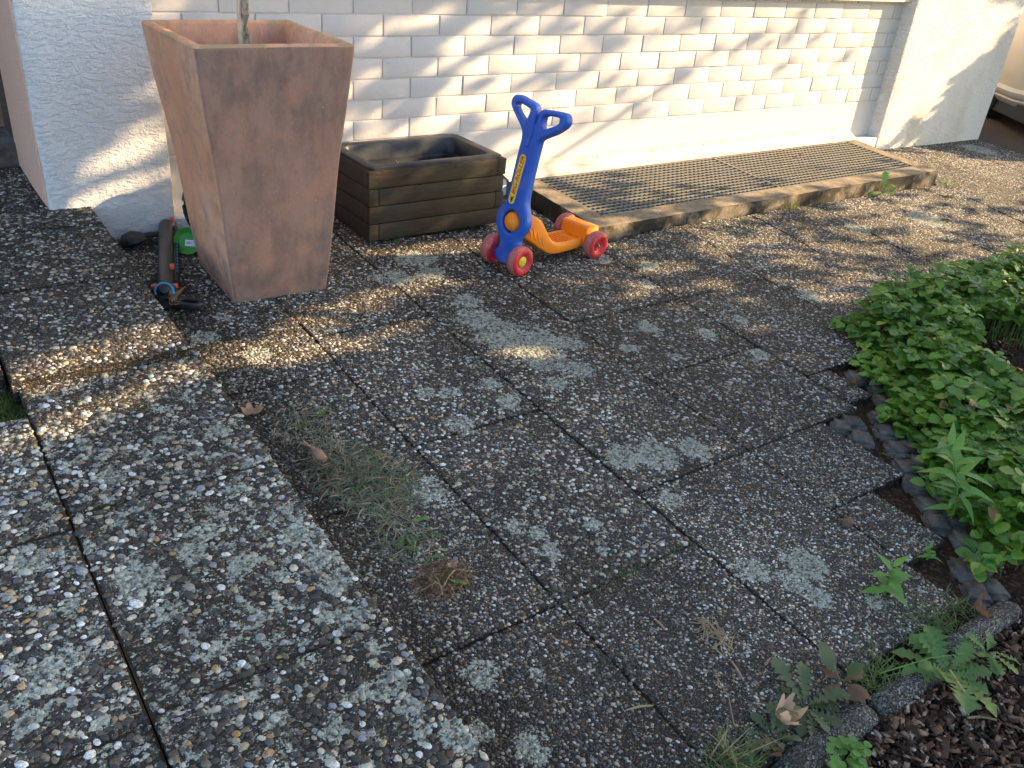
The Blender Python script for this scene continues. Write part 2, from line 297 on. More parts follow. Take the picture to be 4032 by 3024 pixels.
DATA=json.loads('''{"polys":[[0.96,[[-0.027,0.412],[-0.011,0.429],[0.011,0.412],[0.02,0.414],[0.04,0.394],[0.032,0.379],[0.005,0.395],[-0.018,0.411],[-0.024,0.403]]],[0.96,[[0.011,0.355],[0.043,0.362],[0.043,0.319]]],[0.96,[[0.048,0.36],[0.078,0.353],[0.066,0.332],[0.051,0.32],[0.048,0.324]]],[0.96,[[0.077,0.303],[0.098,0.341],[0.125,0.342],[0.139,0.341],[0.126,0.326],[0.112,0.315],[0.092,0.304]]],[0.9,[[0.002,0.355],[0.046,0.315],[0.035,0.302],[0.003,0.302]]],[0.7,[[0.043,0.253],[0.079,0.238],[0.073,0.225],[0.046,0.247]]],[0.96,[[0.1,0.19],[0.121,0.207],[0.149,0.204],[0.161,0.189],[0.161,0.133],[0.136,0.162],[0.114,0.175]]],[0.9,[[0.082,0.141],[0.094,0.154],[0.112,0.151],[0.11,0.127],[0.096,0.126]]],[0.8,[[0.168,0.281],[0.186,0.284],[0.205,0.275],[0.198,0.266],[0.176,0.271]]],[0.6,[[0.185,0.186],[0.206,0.196],[0.226,0.198],[0.215,0.18],[0.197,0.171]]],[0.7,[[0.127,0.242],[0.17,0.215],[0.168,0.201],[0.134,0.225]]],[0.96,[[0.133,0.089],[0.162,0.084],[0.203,0.074],[0.205,0.01]]],[0.9,[[0.093,0.085],[0.116,0.084],[0.16,0.049],[0.161,-0.015],[0.11,0.04],[0.138,0.046],[0.102,0.069]]],[0.9,[[-0.444,0.268],[-0.413,0.258],[-0.38,0.263],[-0.343,0.225],[-0.315,0.233],[-0.316,0.19],[-0.362,0.19],[-0.393,0.182],[-0.42,0.232]]],[0.9,[[-0.36,0.375],[-0.347,0.398],[-0.317,0.422],[-0.316,0.362],[-0.349,0.353]]],[0.9,[[-0.409,0.352],[-0.371,0.359],[-0.337,0.327],[-0.319,0.314],[-0.339,0.282],[-0.356,0.25],[-0.38,0.263],[-0.374,0.302],[-0.402,0.333]]],[0.8,[[-0.371,0.481],[-0.342,0.496],[-0.317,0.496],[-0.318,0.456],[-0.351,0.461]]],[0.8,[[-0.448,0.441],[-0.428,0.421],[-0.437,0.394],[-0.45,0.39]]],[0.6,[[-0.446,0.491],[-0.426,0.483],[-0.444,0.46]]],[0.9,[[-0.343,0.74],[-0.317,0.715],[-0.319,0.698],[-0.341,0.719]]],[0.5,[[-0.422,0.762],[-0.404,0.767],[-0.413,0.75]]],[0.96,[[-0.239,0.43],[-0.226,0.38],[-0.226,0.328],[-0.238,0.342]]],[0.96,[[-0.231,0.057],[-0.213,0.042],[-0.214,0.014],[-0.232,0.038]]],[1,[[-1.241,-0.066],[-1.17,-0.088],[-1.106,-0.133],[-1.014,-0.161],[-0.96,-0.176],[-0.833,-0.248],[-0.757,-0.286],[-0.69,-0.358],[-0.718,-0.369],[-0.86,-0.285],[-0.931,-0.262],[-1.061,-0.193],[-1.158,-0.227],[-1.247,-0.167],[-1.24,-0.116],[-1.27,-0.08]]],[1,[[-1.106,-0.227],[-1.069,-0.282],[-0.972,-0.34],[-1.007,-0.341],[-1.112,-0.281],[-1.168,-0.229]]],[1,[[-0.458,-0.266],[-0.352,-0.395],[-0.331,-0.44],[-0.48,-0.432],[-0.483,-0.377],[-0.503,-0.275]]],[1,[[-1.199,-0.409],[-1.158,-0.456],[-1.223,-0.474],[-1.277,-0.423]]],[1,[[-1.451,0.179],[-1.374,0.147],[-1.29,0.112],[-1.198,0.067],[-1.209,0.057],[-1.308,0.038],[-1.406,0.08],[-1.495,0.117],[-1.535,0.161],[-1.546,0.183],[-1.482,0.19]]],[1,[[-1.664,0.115],[-1.562,0.08],[-1.495,0.051],[-1.431,0.022],[-1.352,0.003],[-1.42,-0.016],[-1.538,0.04],[-1.625,0.068],[-1.694,0.108]]],[1,[[-1.712,0.141],[-1.678,0.113],[-1.721,0.108],[-1.752,0.136]]],[0.9,[[-0.314,-0.321],[-0.295,-0.311],[-0.264,-0.314],[-0.272,-0.327],[-0.301,-0.346]]],[0.8,[[-0.394,-0.201],[-0.383,-0.189],[-0.378,-0.208]]],[0.7,[[-0.351,-0.12],[-0.331,-0.103],[-0.328,-0.119],[-0.347,-0.128]]],[0.6,[[-0.296,-0.141],[-0.279,-0.153],[-0.279,-0.166]]],[0.7,[[-0.245,-0.231],[-0.219,-0.239],[-0.218,-0.26]]],[0.9,[[1.111,-0.662],[1.512,-1.049],[1.522,-1.096],[1.492,-1.183],[1.461,-1.232],[1.417,-1.275],[1.355,-1.308],[1.291,-1.344],[1.228,-1.343],[1.188,-1.384],[1.173,-1.461],[1.153,-1.545],[1.102,-1.407]]]],"cps":[[-0.017,0.481,0],[0.045,0.42,0],[0.112,0.356,0],[0.168,0.301,0],[0.243,0.228,0.05],[0.007,0.386,0],[0.059,0.334,0],[0.141,0.258,0],[0.184,0.224,0.05],[0.245,0.162,0.1],[0.02,0.303,0.1],[0.086,0.234,0],[0.172,0.147,0.3],[0.249,0.074,0.45],[0.007,0.251,0.1],[0.073,0.186,0],[0.158,0.101,0.3],[0.212,0.044,0.6],[0.268,-0.016,0.55],[0.007,0.185,0.1],[0.06,0.125,0.05],[0.16,0.014,0.6],[0.206,-0.03,0.7],[0.271,-0.102,0.55],[0.007,0.11,0.15],[0.082,0.024,0.3],[0.147,-0.04,0.6],[0.209,-0.107,0.55],[0.274,-0.175,0.5],[0.007,0.031,0.6],[0.061,-0.027,0.55],[0.119,-0.081,0.55],[0.195,-0.157,0.45],[0.262,-0.284,0.4],[0.23,-0.284,0.4],[0.526,-0.293,0.75],[0.575,-0.427,0.75],[0.488,-0.555,0.8],[0.643,-0.523,0.85],[0.293,0.172,0.4],[0.36,0.1,0.1],[0.432,0.03,0.15],[0.47,-0.014,0.4],[0.528,-0.072,0.6],[0.61,-0.152,0.6],[0.687,-0.228,1],[0.33,0.064,0.1],[0.4,-0.007,0.15],[0.494,-0.105,0.35],[0.575,-0.187,0.45],[0.661,-0.274,1],[0.334,-0.014,0.15],[0.369,-0.051,0.05],[0.442,-0.127,0.25],[0.52,-0.208,0.4],[0.613,-0.297,1],[0.691,-0.378,1],[0.32,-0.072,0.15],[0.409,-0.168,0.25],[0.485,-0.241,0.4],[0.588,-0.347,0.9],[0.665,-0.429,0.55],[0.341,-0.168,0.35],[0.433,-0.27,0.5],[0.532,-0.371,0.55],[0.617,-0.456,0.6],[0.708,-0.552,0.9],[0.327,-0.22,0.45],[0.418,-0.32,0.5],[0.497,-0.404,0.6],[0.58,-0.486,0.6],[0.657,-0.564,1],[0.385,-0.352,0.5],[0.452,-0.426,0.5],[0.533,-0.507,0.6],[0.619,-0.598,1],[0.353,-0.414,0.6],[0.426,-0.453,0.35],[0.505,-0.53,0.4],[0.469,-0.553,0.7],[0.571,-0.633,1],[0.708,-0.773,1],[0.355,-0.456,0.7],[0.6,-0.733,1],[0.715,-0.85,1],[0.706,-0.247,0.6],[0.776,-0.316,0.6],[0.876,-0.414,0.6],[0.985,-0.53,0.95],[1.102,-0.649,0.85],[0.691,-0.305,1],[0.81,-0.425,0.5],[0.9,-0.516,0.7],[1.025,-0.642,1],[1.097,-0.705,0.7],[0.771,-0.461,0.6],[0.871,-0.555,0.6],[0.965,-0.648,0.8],[1.066,-0.753,0.6],[0.684,-0.441,0.4],[0.755,-0.517,0.8],[0.829,-0.591,0.6],[0.907,-0.665,0.8],[1.005,-0.769,0.55],[1.093,-0.853,0.9],[0.789,-0.627,0.6],[0.892,-0.73,0.9],[0.96,-0.795,0.6],[1.046,-0.884,0.9],[0.748,-0.662,0.6],[0.849,-0.761,0.9],[0.956,-0.862,1],[1.074,-0.993,1],[0.78,-0.757,0.9],[1.005,-1.048,1],[0.872,-0.966,1],[1.078,-1.209,1],[0.744,-0.838,1],[-0.52,-0.508,0.0],[-0.335,-0.599,0.5],[-0.227,-0.691,0.5],[-0.317,-0.808,0.55],[-0.084,-0.983,0.5],[-0.063,-1.138,0.6],[0.169,-1.415,0.65],[0.604,-1.732,0.85],[1.152,-1.795,0.9],[1.339,-2.039,0.9],[-0.13,-1.564,0.6],[-0.641,-0.721,0.3],[-0.683,-0.835,0.3],[-0.682,-1.004,0.35],[-0.489,-1.239,0.45],[-0.684,-0.395,0.05],[-0.873,-0.583,0.1],[-0.986,-0.71,0.08],[-1.07,-0.882,0.1],[-0.854,-1.097,0.2],[-0.531,-0.268,0],[-0.823,-0.208,0],[-0.82,-0.096,0],[-1.001,-0.079,0],[-0.966,-0.413,0],[-1.301,-0.314,0],[-1.453,-0.468,0],[-1.396,-0.166,0],[-1.596,-0.129,0],[-1.486,-0.638,0],[-1.643,-0.797,0],[-1.992,-0.565,0],[-1.934,-0.383,0],[-1.894,-0.258,0],[-2.211,-0.726,0],[-2.398,-0.506,0],[-2.569,-0.64,0],[-2.623,-0.759,0],[-2.265,-0.875,0],[-1.7,-1.057,0.0],[-2.32,-0.323,0],[-1.094,-1.163,0.15],[-0.862,-1.328,0.4],[-0.771,-1.21,0.3],[-0.816,0.212,0],[-1.214,0.172,0],[-1.222,0.086,0],[-0.779,0.143,0],[-1.311,0.162,0],[-0.612,0.253,0.2],[-1.474,0.085,0],[-1.396,0.03,0],[-1.621,0.035,0],[-1.779,0.092,0],[-2.087,0.001,0],[-2.243,-0.101,0],[-2.385,0.031,0],[-2.422,-0.05,0],[-2.56,-0.164,0],[-1.818,-0.052,0],[-0.425,0.698,0],[-0.388,0.531,0],[-0.336,0.606,0],[-0.395,0.402,0],[-0.432,0.336,0],[-0.331,0.13,0.05],[-0.367,0.148,0.0],[1.368,-1.581,0],[1.442,-1.383,0],[1.289,-1.573,0],[1.207,-1.531,0.05],[-0.436,0.795,0],[-0.333,0.328,0.2],[0.189,-0.535,0.7],[0.283,-0.719,0.7],[0.461,-0.937,0.8],[0.755,-1.209,0.85],[-0.04,-0.558,0.6],[-0.243,-0.701,0.6],[0.003,-0.961,0.55],[0.3,-1.227,0.5],[0.472,-1.371,0.35],[0.684,-1.253,0.8],[-0.383,-0.069,0.08],[-0.335,-0.131,0.08],[-0.272,-0.213,0.1],[-0.383,-0.145,0.05],[-0.309,-0.228,0.05],[-0.243,-0.315,0.05],[-0.371,-0.24,0.05],[-0.241,-0.385,0.05],[0.144,-0.089,0.6],[0.18,-0.13,0.7],[0.217,-0.18,0.8],[-0.053,-0.115,0.75],[0.0,-0.02,0.35],[-0.241,-0.055,0.15],[-0.2,-0.141,0.3],[-0.107,-0.211,0.6],[-0.124,-0.027,0.3],[1.114,-1.278,1],[1.137,-1.342,1],[1.027,-1.215,1],[0.88,-1.295,1],[0.74,-1.313,0.95],[0.668,-1.358,0.8],[0.546,-1.353,0.6],[0.459,-1.379,0.2],[1.077,-1.714,0.9],[1.159,-1.679,0.9],[0.966,-1.799,0.9],[0.376,-1.409,0.5],[0.568,-1.586,0.7],[0.108,-1.069,0.5],[-0.871,0.558,0],[-0.81,0.492,0],[-0.753,0.43,0],[-0.876,0.387,0],[-0.813,0.311,0],[-0.754,0.24,0],[-0.863,0.18,0],[-0.816,0.117,0],[-0.766,0.049,0],[-0.859,-0.034,0],[-0.82,-0.093,0],[-0.773,-0.148,0]],"lich":[[-1.305,-1.493,0.041],[-1.174,-1.399,0.018],[-1.197,-1.74,0.032],[-1.088,-1.649,0.03],[-1.051,-1.579,0.022],[-1.327,-1.613,0.028],[-1.338,-1.808,0.059],[-1.495,-1.673,0.043],[-1.527,-1.952,0.051],[-1.562,-2.031,0.03],[-1.319,-1.908,0.029],[-1.166,-1.857,0.039],[-1.038,-1.82,0.05],[-1.025,-1.901,0.049],[-1.026,-1.746,0.026],[-1.108,-1.915,0.02],[-1.057,-1.423,0.033],[-1.184,-1.993,0.022],[-1.264,-2.032,0.021],[-1.229,-1.782,0.031],[-1.043,-2.233,0.036],[-1.09,-2.239,0.028],[-1.045,-2.152,0.019],[-1.044,-2.296,0.025],[-1.053,-2.342,0.021],[-0.865,-2.407,0.038],[-0.855,-2.233,0.04],[-0.762,-2.285,0.016],[-1.005,-2.379,0.041],[-0.444,-1.528,0.046],[-0.453,-1.351,0.034],[-0.393,-1.377,0.034],[0.466,-1.291,0.048],[0.301,-1.378,0.037],[0.702,-1.59,0.04],[0.408,-1.486,0.03],[0.632,-1.409,0.041],[0.843,-1.382,0.035],[-0.052,-1.139,0.113],[-0.002,-1.224,0.127],[-0.07,-1.032,0.086],[-0.017,-1.341,0.083],[0.128,-1.276,0.058],[-0.026,-0.907,0.06],[0.832,-0.904,0.047],[0.708,-1.035,0.044],[-0.255,-1.384,0.038],[-0.261,-1.487,0.043],[-0.04,-1.865,0.073],[-0.13,-1.834,0.059],[0.08,-1.887,0.056],[-0.139,-2.018,0.034],[-0.548,-1.927,0.03],[-0.518,-1.96,0.025],[-0.527,-2.024,0.029],[-0.379,-1.995,0.026],[-0.014,-2.34,0.059],[-0.085,-2.369,0.042],[-0.149,-2.286,0.047],[-0.082,-2.419,0.036],[0.035,-2.497,0.029],[-0.421,-2.078,0.02],[-0.177,-0.663,0.075],[-0.02,-0.553,0.08],[-0.033,-0.673,0.062],[-0.806,-0.734,0.031],[-0.897,-0.836,0.041],[-0.793,-0.993,0.047],[-1.455,-1.81,0.028],[-1.026,-1.985,0.032],[-1.04,-2.07,0.031],[-1.083,-2.046,0.023],[-1.483,-1.934,0.033],[-1.402,-1.679,0.022],[1.291,-1.35,0.059],[1.598,-1.462,0.062],[2.721,-0.987,0.113],[2.175,-0.946,0.076],[0.688,-0.787,0.055],[-0.768,-1.574,0.031],[-0.72,-1.695,0.05],[-0.661,-1.724,0.051],[-1.25,-1.275,0.023],[-1.146,-1.236,0.019],[-0.921,-2.332,0.023],[-1.241,-2.214,0.02],[-1.173,-2.272,0.027],[-1.259,-2.144,0.02],[4.577,-0.246,0.128],[0.044,-1.426,0.055],[-0.074,-1.462,0.04]]}''')
LICH=np.array(DATA['lich'])
# ---------------------------------------------------------------- ground sheet (soil) with the hole of the light well
PIT=(.86,3.27,-.58,-.09)
def ground_sheet():
    xs=np.unique(np.concatenate([np.linspace(-40,-4,8),np.linspace(-4,8,49),np.linspace(8,60,9),[PIT[0],PIT[1]]]))
    ys=np.unique(np.concatenate([np.linspace(-50,-6,8),np.linspace(-6,3,37),np.linspace(3,40,6),[PIT[2],PIT[3]]]))
    X,Y=np.meshgrid(xs,ys,indexing='ij')
    Z=-.305+np.clip(.06*np.clip(Y,-3.2,.2)-.015*np.clip(X,-2,6),-.3,.1)
    v=np.stack([X,Y,Z],-1).reshape(-1,3); n=len(ys); f=[]
    for i in range(len(xs)-1):
        for j in range(n-1):
            cx=(xs[i]+xs[i+1])/2;cy=(ys[j]+ys[j+1])/2
            if PIT[0]<cx<PIT[1] and PIT[2]<cy<PIT[3]: continue
            f.append((i*n+j,(i+1)*n+j,(i+1)*n+j+1,i*n+j+1))
    q=NM('dark_soil'); vv=q.coord(kind='World'); n_=q.noise(vv,30,6,.7); 
    m=q.set(q.mix(n_,(.016,.011,.007),(.085,.060,.036)),.95,q.bump(n_,.012,1),spec=.1)
    tag(npmesh('ground',v,f,m),kind='structure'); return m
M_SOIL=ground_sheet()
# ---------------------------------------------------------------- exposed-aggregate slabs
def pebbles(a0,a1,b0,b1,zf,ps):
    sp=(.0112 if ps<.8 or ps>1.3 else .0099)/ps; 
    nx=int((a1-a0)/sp)+1; ny=int((b1-b0)/(sp*.866))+1
    I,J=np.meshgrid(np.arange(nx),np.arange(ny),indexing='ij'); x=(a0+(I+.5*(J%2)+.25)*sp).ravel(); y=(b0+(J+.5)*sp*.866).ravel()
    x=x+(rng.random(x.size)-.5)*sp*.75; y=y+(rng.random(x.size)-.5)*sp*.75
    a=sp*(.36+.36*rng.random(x.size)**1.3)*np.where(rng.random(x.size)<.04,1.45,1); b=a*(.58+.34*rng.random(x.size)); c=b*(.40+.2*rng.random(x.size))
    k=(x>a0+a*.38)&(x<a1-a*.38)&(y>b0+a*.38)&(y<b1-a*.38)&(rng.random(x.size)<.93)
    wear=noise3(x*6,y*6,0,21); k&=~((wear>.66)&(rng.random(x.size)<.5))
    x,y,a,b,c=x[k],y[k],a[k],b[k],c[k]; n=len(x)
    # skip what lies far outside the view
    th=rng.random(n)*math.pi; far=(a0>1.3); K=6 if far else 8; R_=[1.0,.80,.38] if not far else [1.0,.62]
    Hh=[-.12,.60,.95] if not far else [-.12,.86]
    ang=np.arange(K)*2*math.pi/K; P=[]
    wob=1+.14*(rng.random((n,K))-.5)+.08*np.cos(2*ang[None,:]+th[:,None]*3)
    base=-c*.16
    for r,h in zip(R_,Hh):
        lx=a[:,None]*np.cos(ang)*r*wob; ly=b[:,None]*np.sin(ang)*r*wob
        X=x[:,None]+lx*np.cos(th)[:,None]-ly*np.sin(th)[:,None]; Y=y[:,None]+lx*np.sin(th)[:,None]+ly*np.cos(th)[:,None]
        Z=zf(x,y)[:,None]+base[:,None]+c[:,None]*h*1.0+(rng.random(n)[:,None]-.5)*.0006+0*X
        P.append(np.stack([X,Y,Z],-1))
    m=len(R_); Vp=np.stack(P,1).reshape(-1,3); f=[]
    for r in range(m-1):
        for q in range(K): f.append((r*K+q,r*K+(q+1)%K,(r+1)*K+(q+1)%K,(r+1)*K+q))
    t=(m-1)*K
    f+= [(t,t+1,t+2,t+3),(t,t+3,t+4,t+5)] if K==6 else [(t,t+1,t+2,t+3),(t,t+3,t+4,t+7),(t+4,t+5,t+6,t+7)]
    f=np.array(f); Fp=(f[None]+np.arange(n)[:,None,None]*(K*m)).reshape(-1,4)
    pc=np.repeat(rng.random(n),K*m); L=np.full(n,.29 if ps<.8 else .19)+.17*noise3(x*2.2,y*2.2,0,9)
    for lx_,ly_,lr in LICH:
        if lx_<a0-lr*1.6 or lx_>a1+lr*1.6 or ly_<b0-lr*1.6 or ly_>b1+lr*1.6: continue
        L=np.maximum(L,np.exp(-(((x-lx_)**2+(y-ly_)**2)/(lr*lr))*.95)*1.0)
    return Vp,Fp,{'pc':pc,'lichen':np.repeat(L,K*m)}
def tone_of(x0,y0,y1,lift): return (.74 if lift>.1 else 1.06) if lift>0 else 1.0  # upper step toned darker: its unlit look is put into the colour
def tn_field(X,Y,tn,lift):
    t=tn+0*X
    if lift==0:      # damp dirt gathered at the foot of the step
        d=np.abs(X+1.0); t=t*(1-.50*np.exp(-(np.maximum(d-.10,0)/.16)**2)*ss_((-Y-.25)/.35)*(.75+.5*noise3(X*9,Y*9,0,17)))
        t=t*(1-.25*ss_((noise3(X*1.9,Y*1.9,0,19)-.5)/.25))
    return np.clip(t,.2,1.4)
def slab_group(name,slabs,lift,thick,res=.016):
    V=[];F=[];A={'tone':[],'pscale':[],'poff':[],'edge':[],'lichen':[]}; base=0; PEB=[]
    for (x0,x1,y0,y1,ps) in slabs:
        g=.0012+rng.random()*.0014; a0,a1,b0,b1=x0+g,x1-g,y0+g,y1-g; bev=.005
        rr=res if (x0<1.2) else res*2
        nx=max(3,int((a1-a0)/rr)); ny=max(3,int((b1-b0)/rr))
        xs=np.concatenate([[a0,a0,a0+bev*.35],np.linspace(a0+bev,a1-bev,nx),[a1-bev*.35,a1,a1]])
        ys=np.concatenate([[b0,b0,b0+bev*.35],np.linspace(b0+bev,b1-bev,ny),[b1-bev*.35,b1,b1]])
        X,Y=np.meshgrid(xs,ys,indexing='ij')
        I,J=np.meshgrid(np.arange(len(xs)),np.arange(len(ys)),indexing='ij')
        ring=np.minimum(np.minimum(I,len(xs)-1-I),np.minimum(J,len(ys)-1-J))
        # chipped outlines
        wob=(noise3(X*38,Y*38,lift*9,3)-.5)*.005*(ring<=2)
        cx,cy=(x0+x1)/2,(y0+y1)/2
        X2=X+wob*np.sign(X-cx)*(np.abs(X-cx)>(a1-a0)/2-.012)*-1; Y2=Y+wob*np.sign(Y-cy)*(np.abs(Y-cy)>(b1-b0)/2-.012)*-1
        dz=(rng.random()-.5)*.004; tx=(rng.random()-.5)*.008; ty=(rng.random()-.5)*.008
        Z=-.262+.06*Y-.015*X+hb(X,Y)+lift+dz+tx*(X-cx)+ty*(Y-cy)
        Z=Z-np.where(ring==2,.0015,0)-np.where(ring==1,.005,0)-np.where(ring==0,thick,0)
        Z=Z+(noise3(X*60,Y*60,lift,5)-.5)*.0022*(ring>1)
        d=np.minimum(np.minimum(X-a0,a1-X),np.minimum(Y-b0,b1-Y))
        L=np.zeros(X.shape)
        for lx,ly,lr in LICH:
            if lx<a0-lr*1.6 or lx>a1+lr*1.6 or ly<b0-lr*1.6 or ly>b1+lr*1.6: continue
            L=np.maximum(L,np.exp(-(((X-lx)**2+(Y-ly)**2)/(lr*lr))*.95)*1.0)
        L=np.maximum(L,((.19+(.10 if 0<lift<.1 else 0))+.17*noise3(X*2.2,Y*2.2,0,9)))
        n=len(ys); idx=(I[:-1,:-1]*n+J[:-1,:-1]).ravel()+base
        F.append(np.stack([idx,idx+n,idx+n+1,idx+1],1)); V.append(np.stack([X2,Y2,Z],-1).reshape(-1,3)); base+=X.size
        PEB.append(pebbles(a0,a1,b0,b1,lambda x,y:-.262+.06*y-.015*x+hb(x,y)+lift+dz+tx*(x-cx)+ty*(y-cy),ps))
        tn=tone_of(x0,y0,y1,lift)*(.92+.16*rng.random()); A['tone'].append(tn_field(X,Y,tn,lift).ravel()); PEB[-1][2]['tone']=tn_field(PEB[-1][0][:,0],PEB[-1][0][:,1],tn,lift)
        A['pscale'].append(np.full(X.size,ps)); A['poff'].append(np.full(X.size,rng.random()*40))
        A['edge'].append(np.exp(-np.maximum(d,0)/.012).ravel()); A['lichen'].append(L.ravel())
    D0=[];
    for (x0,x1,y0,y1,ps) in slabs: D0.append([(x_,y_,gz(x_,y_)+lift-.0052-(.018 if x0>.6 else 0)) for x_,y_ in ((x0,y0),(x1,y0),(x1,y1),(x0,y1))])
    D0=np.array(D0).reshape(-1,3); nd=len(D0)
    V=np.concatenate(V);F=np.concatenate(F);A={k:np.concatenate(v) for k,v in A.items()}; A['pc']=np.zeros(len(V)); nf0=len(F)
    if PEB:
        pv=np.concatenate([p[0] for p in PEB]); off=len(V)
        pf=[];o_=off
        for p in PEB: pf.append(p[1]+o_); o_+=len(p[0])
        V=np.concatenate([V,pv]); F=np.concatenate([F]+pf)
        for k in A: A[k]=np.concatenate([A[k]]+[np.broadcast_to(np.asarray(p[2].get(k,0.)),(len(p[0]),)) for p in PEB])
    nb=len(V); V=np.concatenate([V,D0]); nf1=len(F); F=np.concatenate([F,np.arange(nd).reshape(-1,4)+nb])
    for k in A: A[k]=np.concatenate([A[k],np.zeros(nd)])
    o=npmesh(name,V,F,[M_PEB,M_PST,M_SOIL],attrs=A)
    me=o.data; mi=np.zeros(len(F),np.int32); mi[nf0:]=1; mi[nf1:]=2; me.polygons.foreach_set('material_index',mi); sm=np.zeros(len(F),bool); sm[nf0:]=True; me.polygons.foreach_set('use_smooth',sm)
    return tag(o,kind='structure')
def colrows(x0,x1,ys,ps=1.0): return [(x0,x1,ys[i+1],ys[i],ps if not callable(ps) else ps(ys[i])) for i in range(len(ys)-1)]
fine=lambda y:1.0 if y>-1.9 else 1.75
S=[]
S+=colrows(-1.02,-.61,[.02,-.55,-1.15,-1.70,-2.16,-2.645],lambda y:1.0 if y>-1.6 else 1.5)
S+=colrows(-.61,-.20,[.02,-.35,-.95,-1.55,-2.16,-2.645],lambda y:1.0 if y>-2.0 else 1.7)
S+=colrows(-.20,.22,[.02,-.16,-.76,-1.36,-1.96,-2.60],fine)
S+=colrows(.22,.74,[.02,-.57,-1.17,-1.55,-1.96],1.0); S+=[(.22,.56,-2.24,-1.96,1.6),(.22,.40,-2.46,-2.24,1.7)]
S+=colrows(.74,1.23,[-.66,-1.17,-1.76],1.05)
S+=[(.74,.86,-1.93,-1.76,1.3)]
xx=[1.23,1.71,2.2,2.69,3.18,3.36]
for i in range(len(xx)-1): S+=colrows(xx[i],xx[i+1],[-.66,-1.02 if i%2 else -1.27,-1.5 if i%2 else -1.76]+([-1.76] if i%2 else []),1.05)
xx=[3.36,3.86,4.36,4.86]
for i in range(3): S+=colrows(xx[i],xx[i+1],[-.02,-.5 if i%2 else -.36,-1.1 if i%2 else -.96,-1.76],1.05)
S+=colrows(-1.45,-1.02,[-1.1,-1.7,-2.3,-2.9,-3.5],1.0)
slab_group('patio_paving',S,0,.05)
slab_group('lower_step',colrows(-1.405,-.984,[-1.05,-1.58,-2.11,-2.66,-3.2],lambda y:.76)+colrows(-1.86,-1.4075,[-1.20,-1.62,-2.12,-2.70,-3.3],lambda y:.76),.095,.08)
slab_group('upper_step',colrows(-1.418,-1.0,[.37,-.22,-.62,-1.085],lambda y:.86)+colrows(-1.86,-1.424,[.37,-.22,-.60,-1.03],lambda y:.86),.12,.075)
# ---------------------------------------------------------------- house
house=empty('house',(1.4,0,-.3),'white rendered house with painted brick panel between two stucco piers','house')
def HP(o): o.parent=house; o.matrix_parent_inverse=Matrix.Translation((-1.4,0,.3)); return o
XL,XR=-.732,3.585; TOP=.60
def brick_panel():
    mb=MB(); Lx=.25;H=.078; j=.0052
    row=0; z=0.0; bm=bmesh.new()
    while z<TOP+.05:
        x=(-4 if row%2==0 else -3.5)*Lx
        while x<XR:
            a=max(x+j/2+(rng.random()-.5)*.002,XL); b=min(x+Lx-j/2+(rng.random()-.5)*.002,XR)
            if b-a>.01:
                t0=(rng.random()-.5)*.0028; y0=-.0056+t0
                z0=z+j/2+(rng.random()-.5)*.0012; z1=z+H-j/2+(rng.random()-.5)*.0012
                mb.box(a,b,y0,.02,z0,z1,None)
                # slightly tilted face
                k=len(mb.v)-8; tl=(rng.random(2)-.5)*.0022
                for q in range(8):
                    X,Y,Z=mb.v[k+q]
                    if Y<0: mb.v[k+q]=(X,Y+tl[0]*(1 if X>(a+b)/2 else -1)+tl[1]*(1 if Z>(z0+z1)/2 else -1),Z)
            x+=Lx
        z+=H; row+=1
    o=mb.build('brick_courses',M_BRICK,None,smooth=True,bevel=.0030,seg=2); HP(o)
    back=MB(); back.box(XL,XR,-.0005,.3,-.003,TOP+.2); HP(back.build('mortar_bed',M_BRICK))
    pl=MB(); pl.box(XL,XR,-.0055,.3,-.34,-.003); HP(pl.build('plinth',M_BRICK,bevel=.003))
    fl=MB(); fl.box(XL,.725,-.071,-.006,-.42,-.208); HP(fl.build('footing',M_STUCCO,bevel=.006,smooth=True))
    fr=MB(); fr.box(3.345,XR,-.079,-.006,-.42,-.214); HP(fr.build('footing',M_BRICK,bevel=.006,smooth=True))
brick_panel()
def rough_box(name,x0,x1,y0,y1,z0,z1,mat,amp=.004,step=.03,bev=.012,faces='f'):
    """box whose front and side faces wander like hand-floated render"""
    mb=MB(); nx=max(2,int((x1-x0)/step)); nz=max(2,int((z1-z0)/step)); ny=max(2,int((y1-y0)/step)) if y1-y0<1 else 8
    per=[]
    for i in range(ny,0,-1): per.append((x0,y0+(y1-y0)*i/ny,-1,0))
    per+= [(x0,y0+bev,-1,-.3),(x0+bev*.3,y0+bev*.3,-.7,-.7)]
    for i in range(nx+1): per.append((x0+bev+(x1-x0-2*bev)*i/nx,y0,0,-1))
    per+= [(x1-bev*.3,y0+bev*.3,.7,-.7),(x1,y0+bev,1,-.3)]
    for i in range(1,ny+1): per.append((x1,y0+(y1-y0)*i/ny,1,0))
    P=np.array(per); zs=np.linspace(z0,z1,nz+1); rings=[]
    for z in zs:
        d=(noise3(P[:,0]*7,P[:,1]*7,np.full(len(P),z*7),4)-.5)*2*amp
        rings.append([(p[0]+p[2]*dd,p[1]+p[3]*dd,z) for p,dd in zip(P,d)])
    mb.loft(rings,closed=False,caps=False)
    n=len(per); 
    mb.add([rings[0][0],rings[0][-1],(rings[0][-1][0],y0,z0),(rings[0][0][0],y0,z0)],[(0,1,2,3)])
    mb.f.append(tuple(len(zs)*0+(len(zs)-1)*n+i for i in range(n)))
    return HP(mb.build(name,mat,smooth=True,recalc=False))
rough_box('left_pier',-1.128,XL,-.072,.42,-.42,3.2,M_STUCCO)
rough_box('right_pier',XR,4.885,-.082,2.6,-.45,3.2,M_STUCCO2,amp=.0035)
MB_=MB(); MB_.box(-1.1335,-1.1275,-.060,.40,-.115,3.2); HP(MB_.build('salmon_reveal',M_PINK))
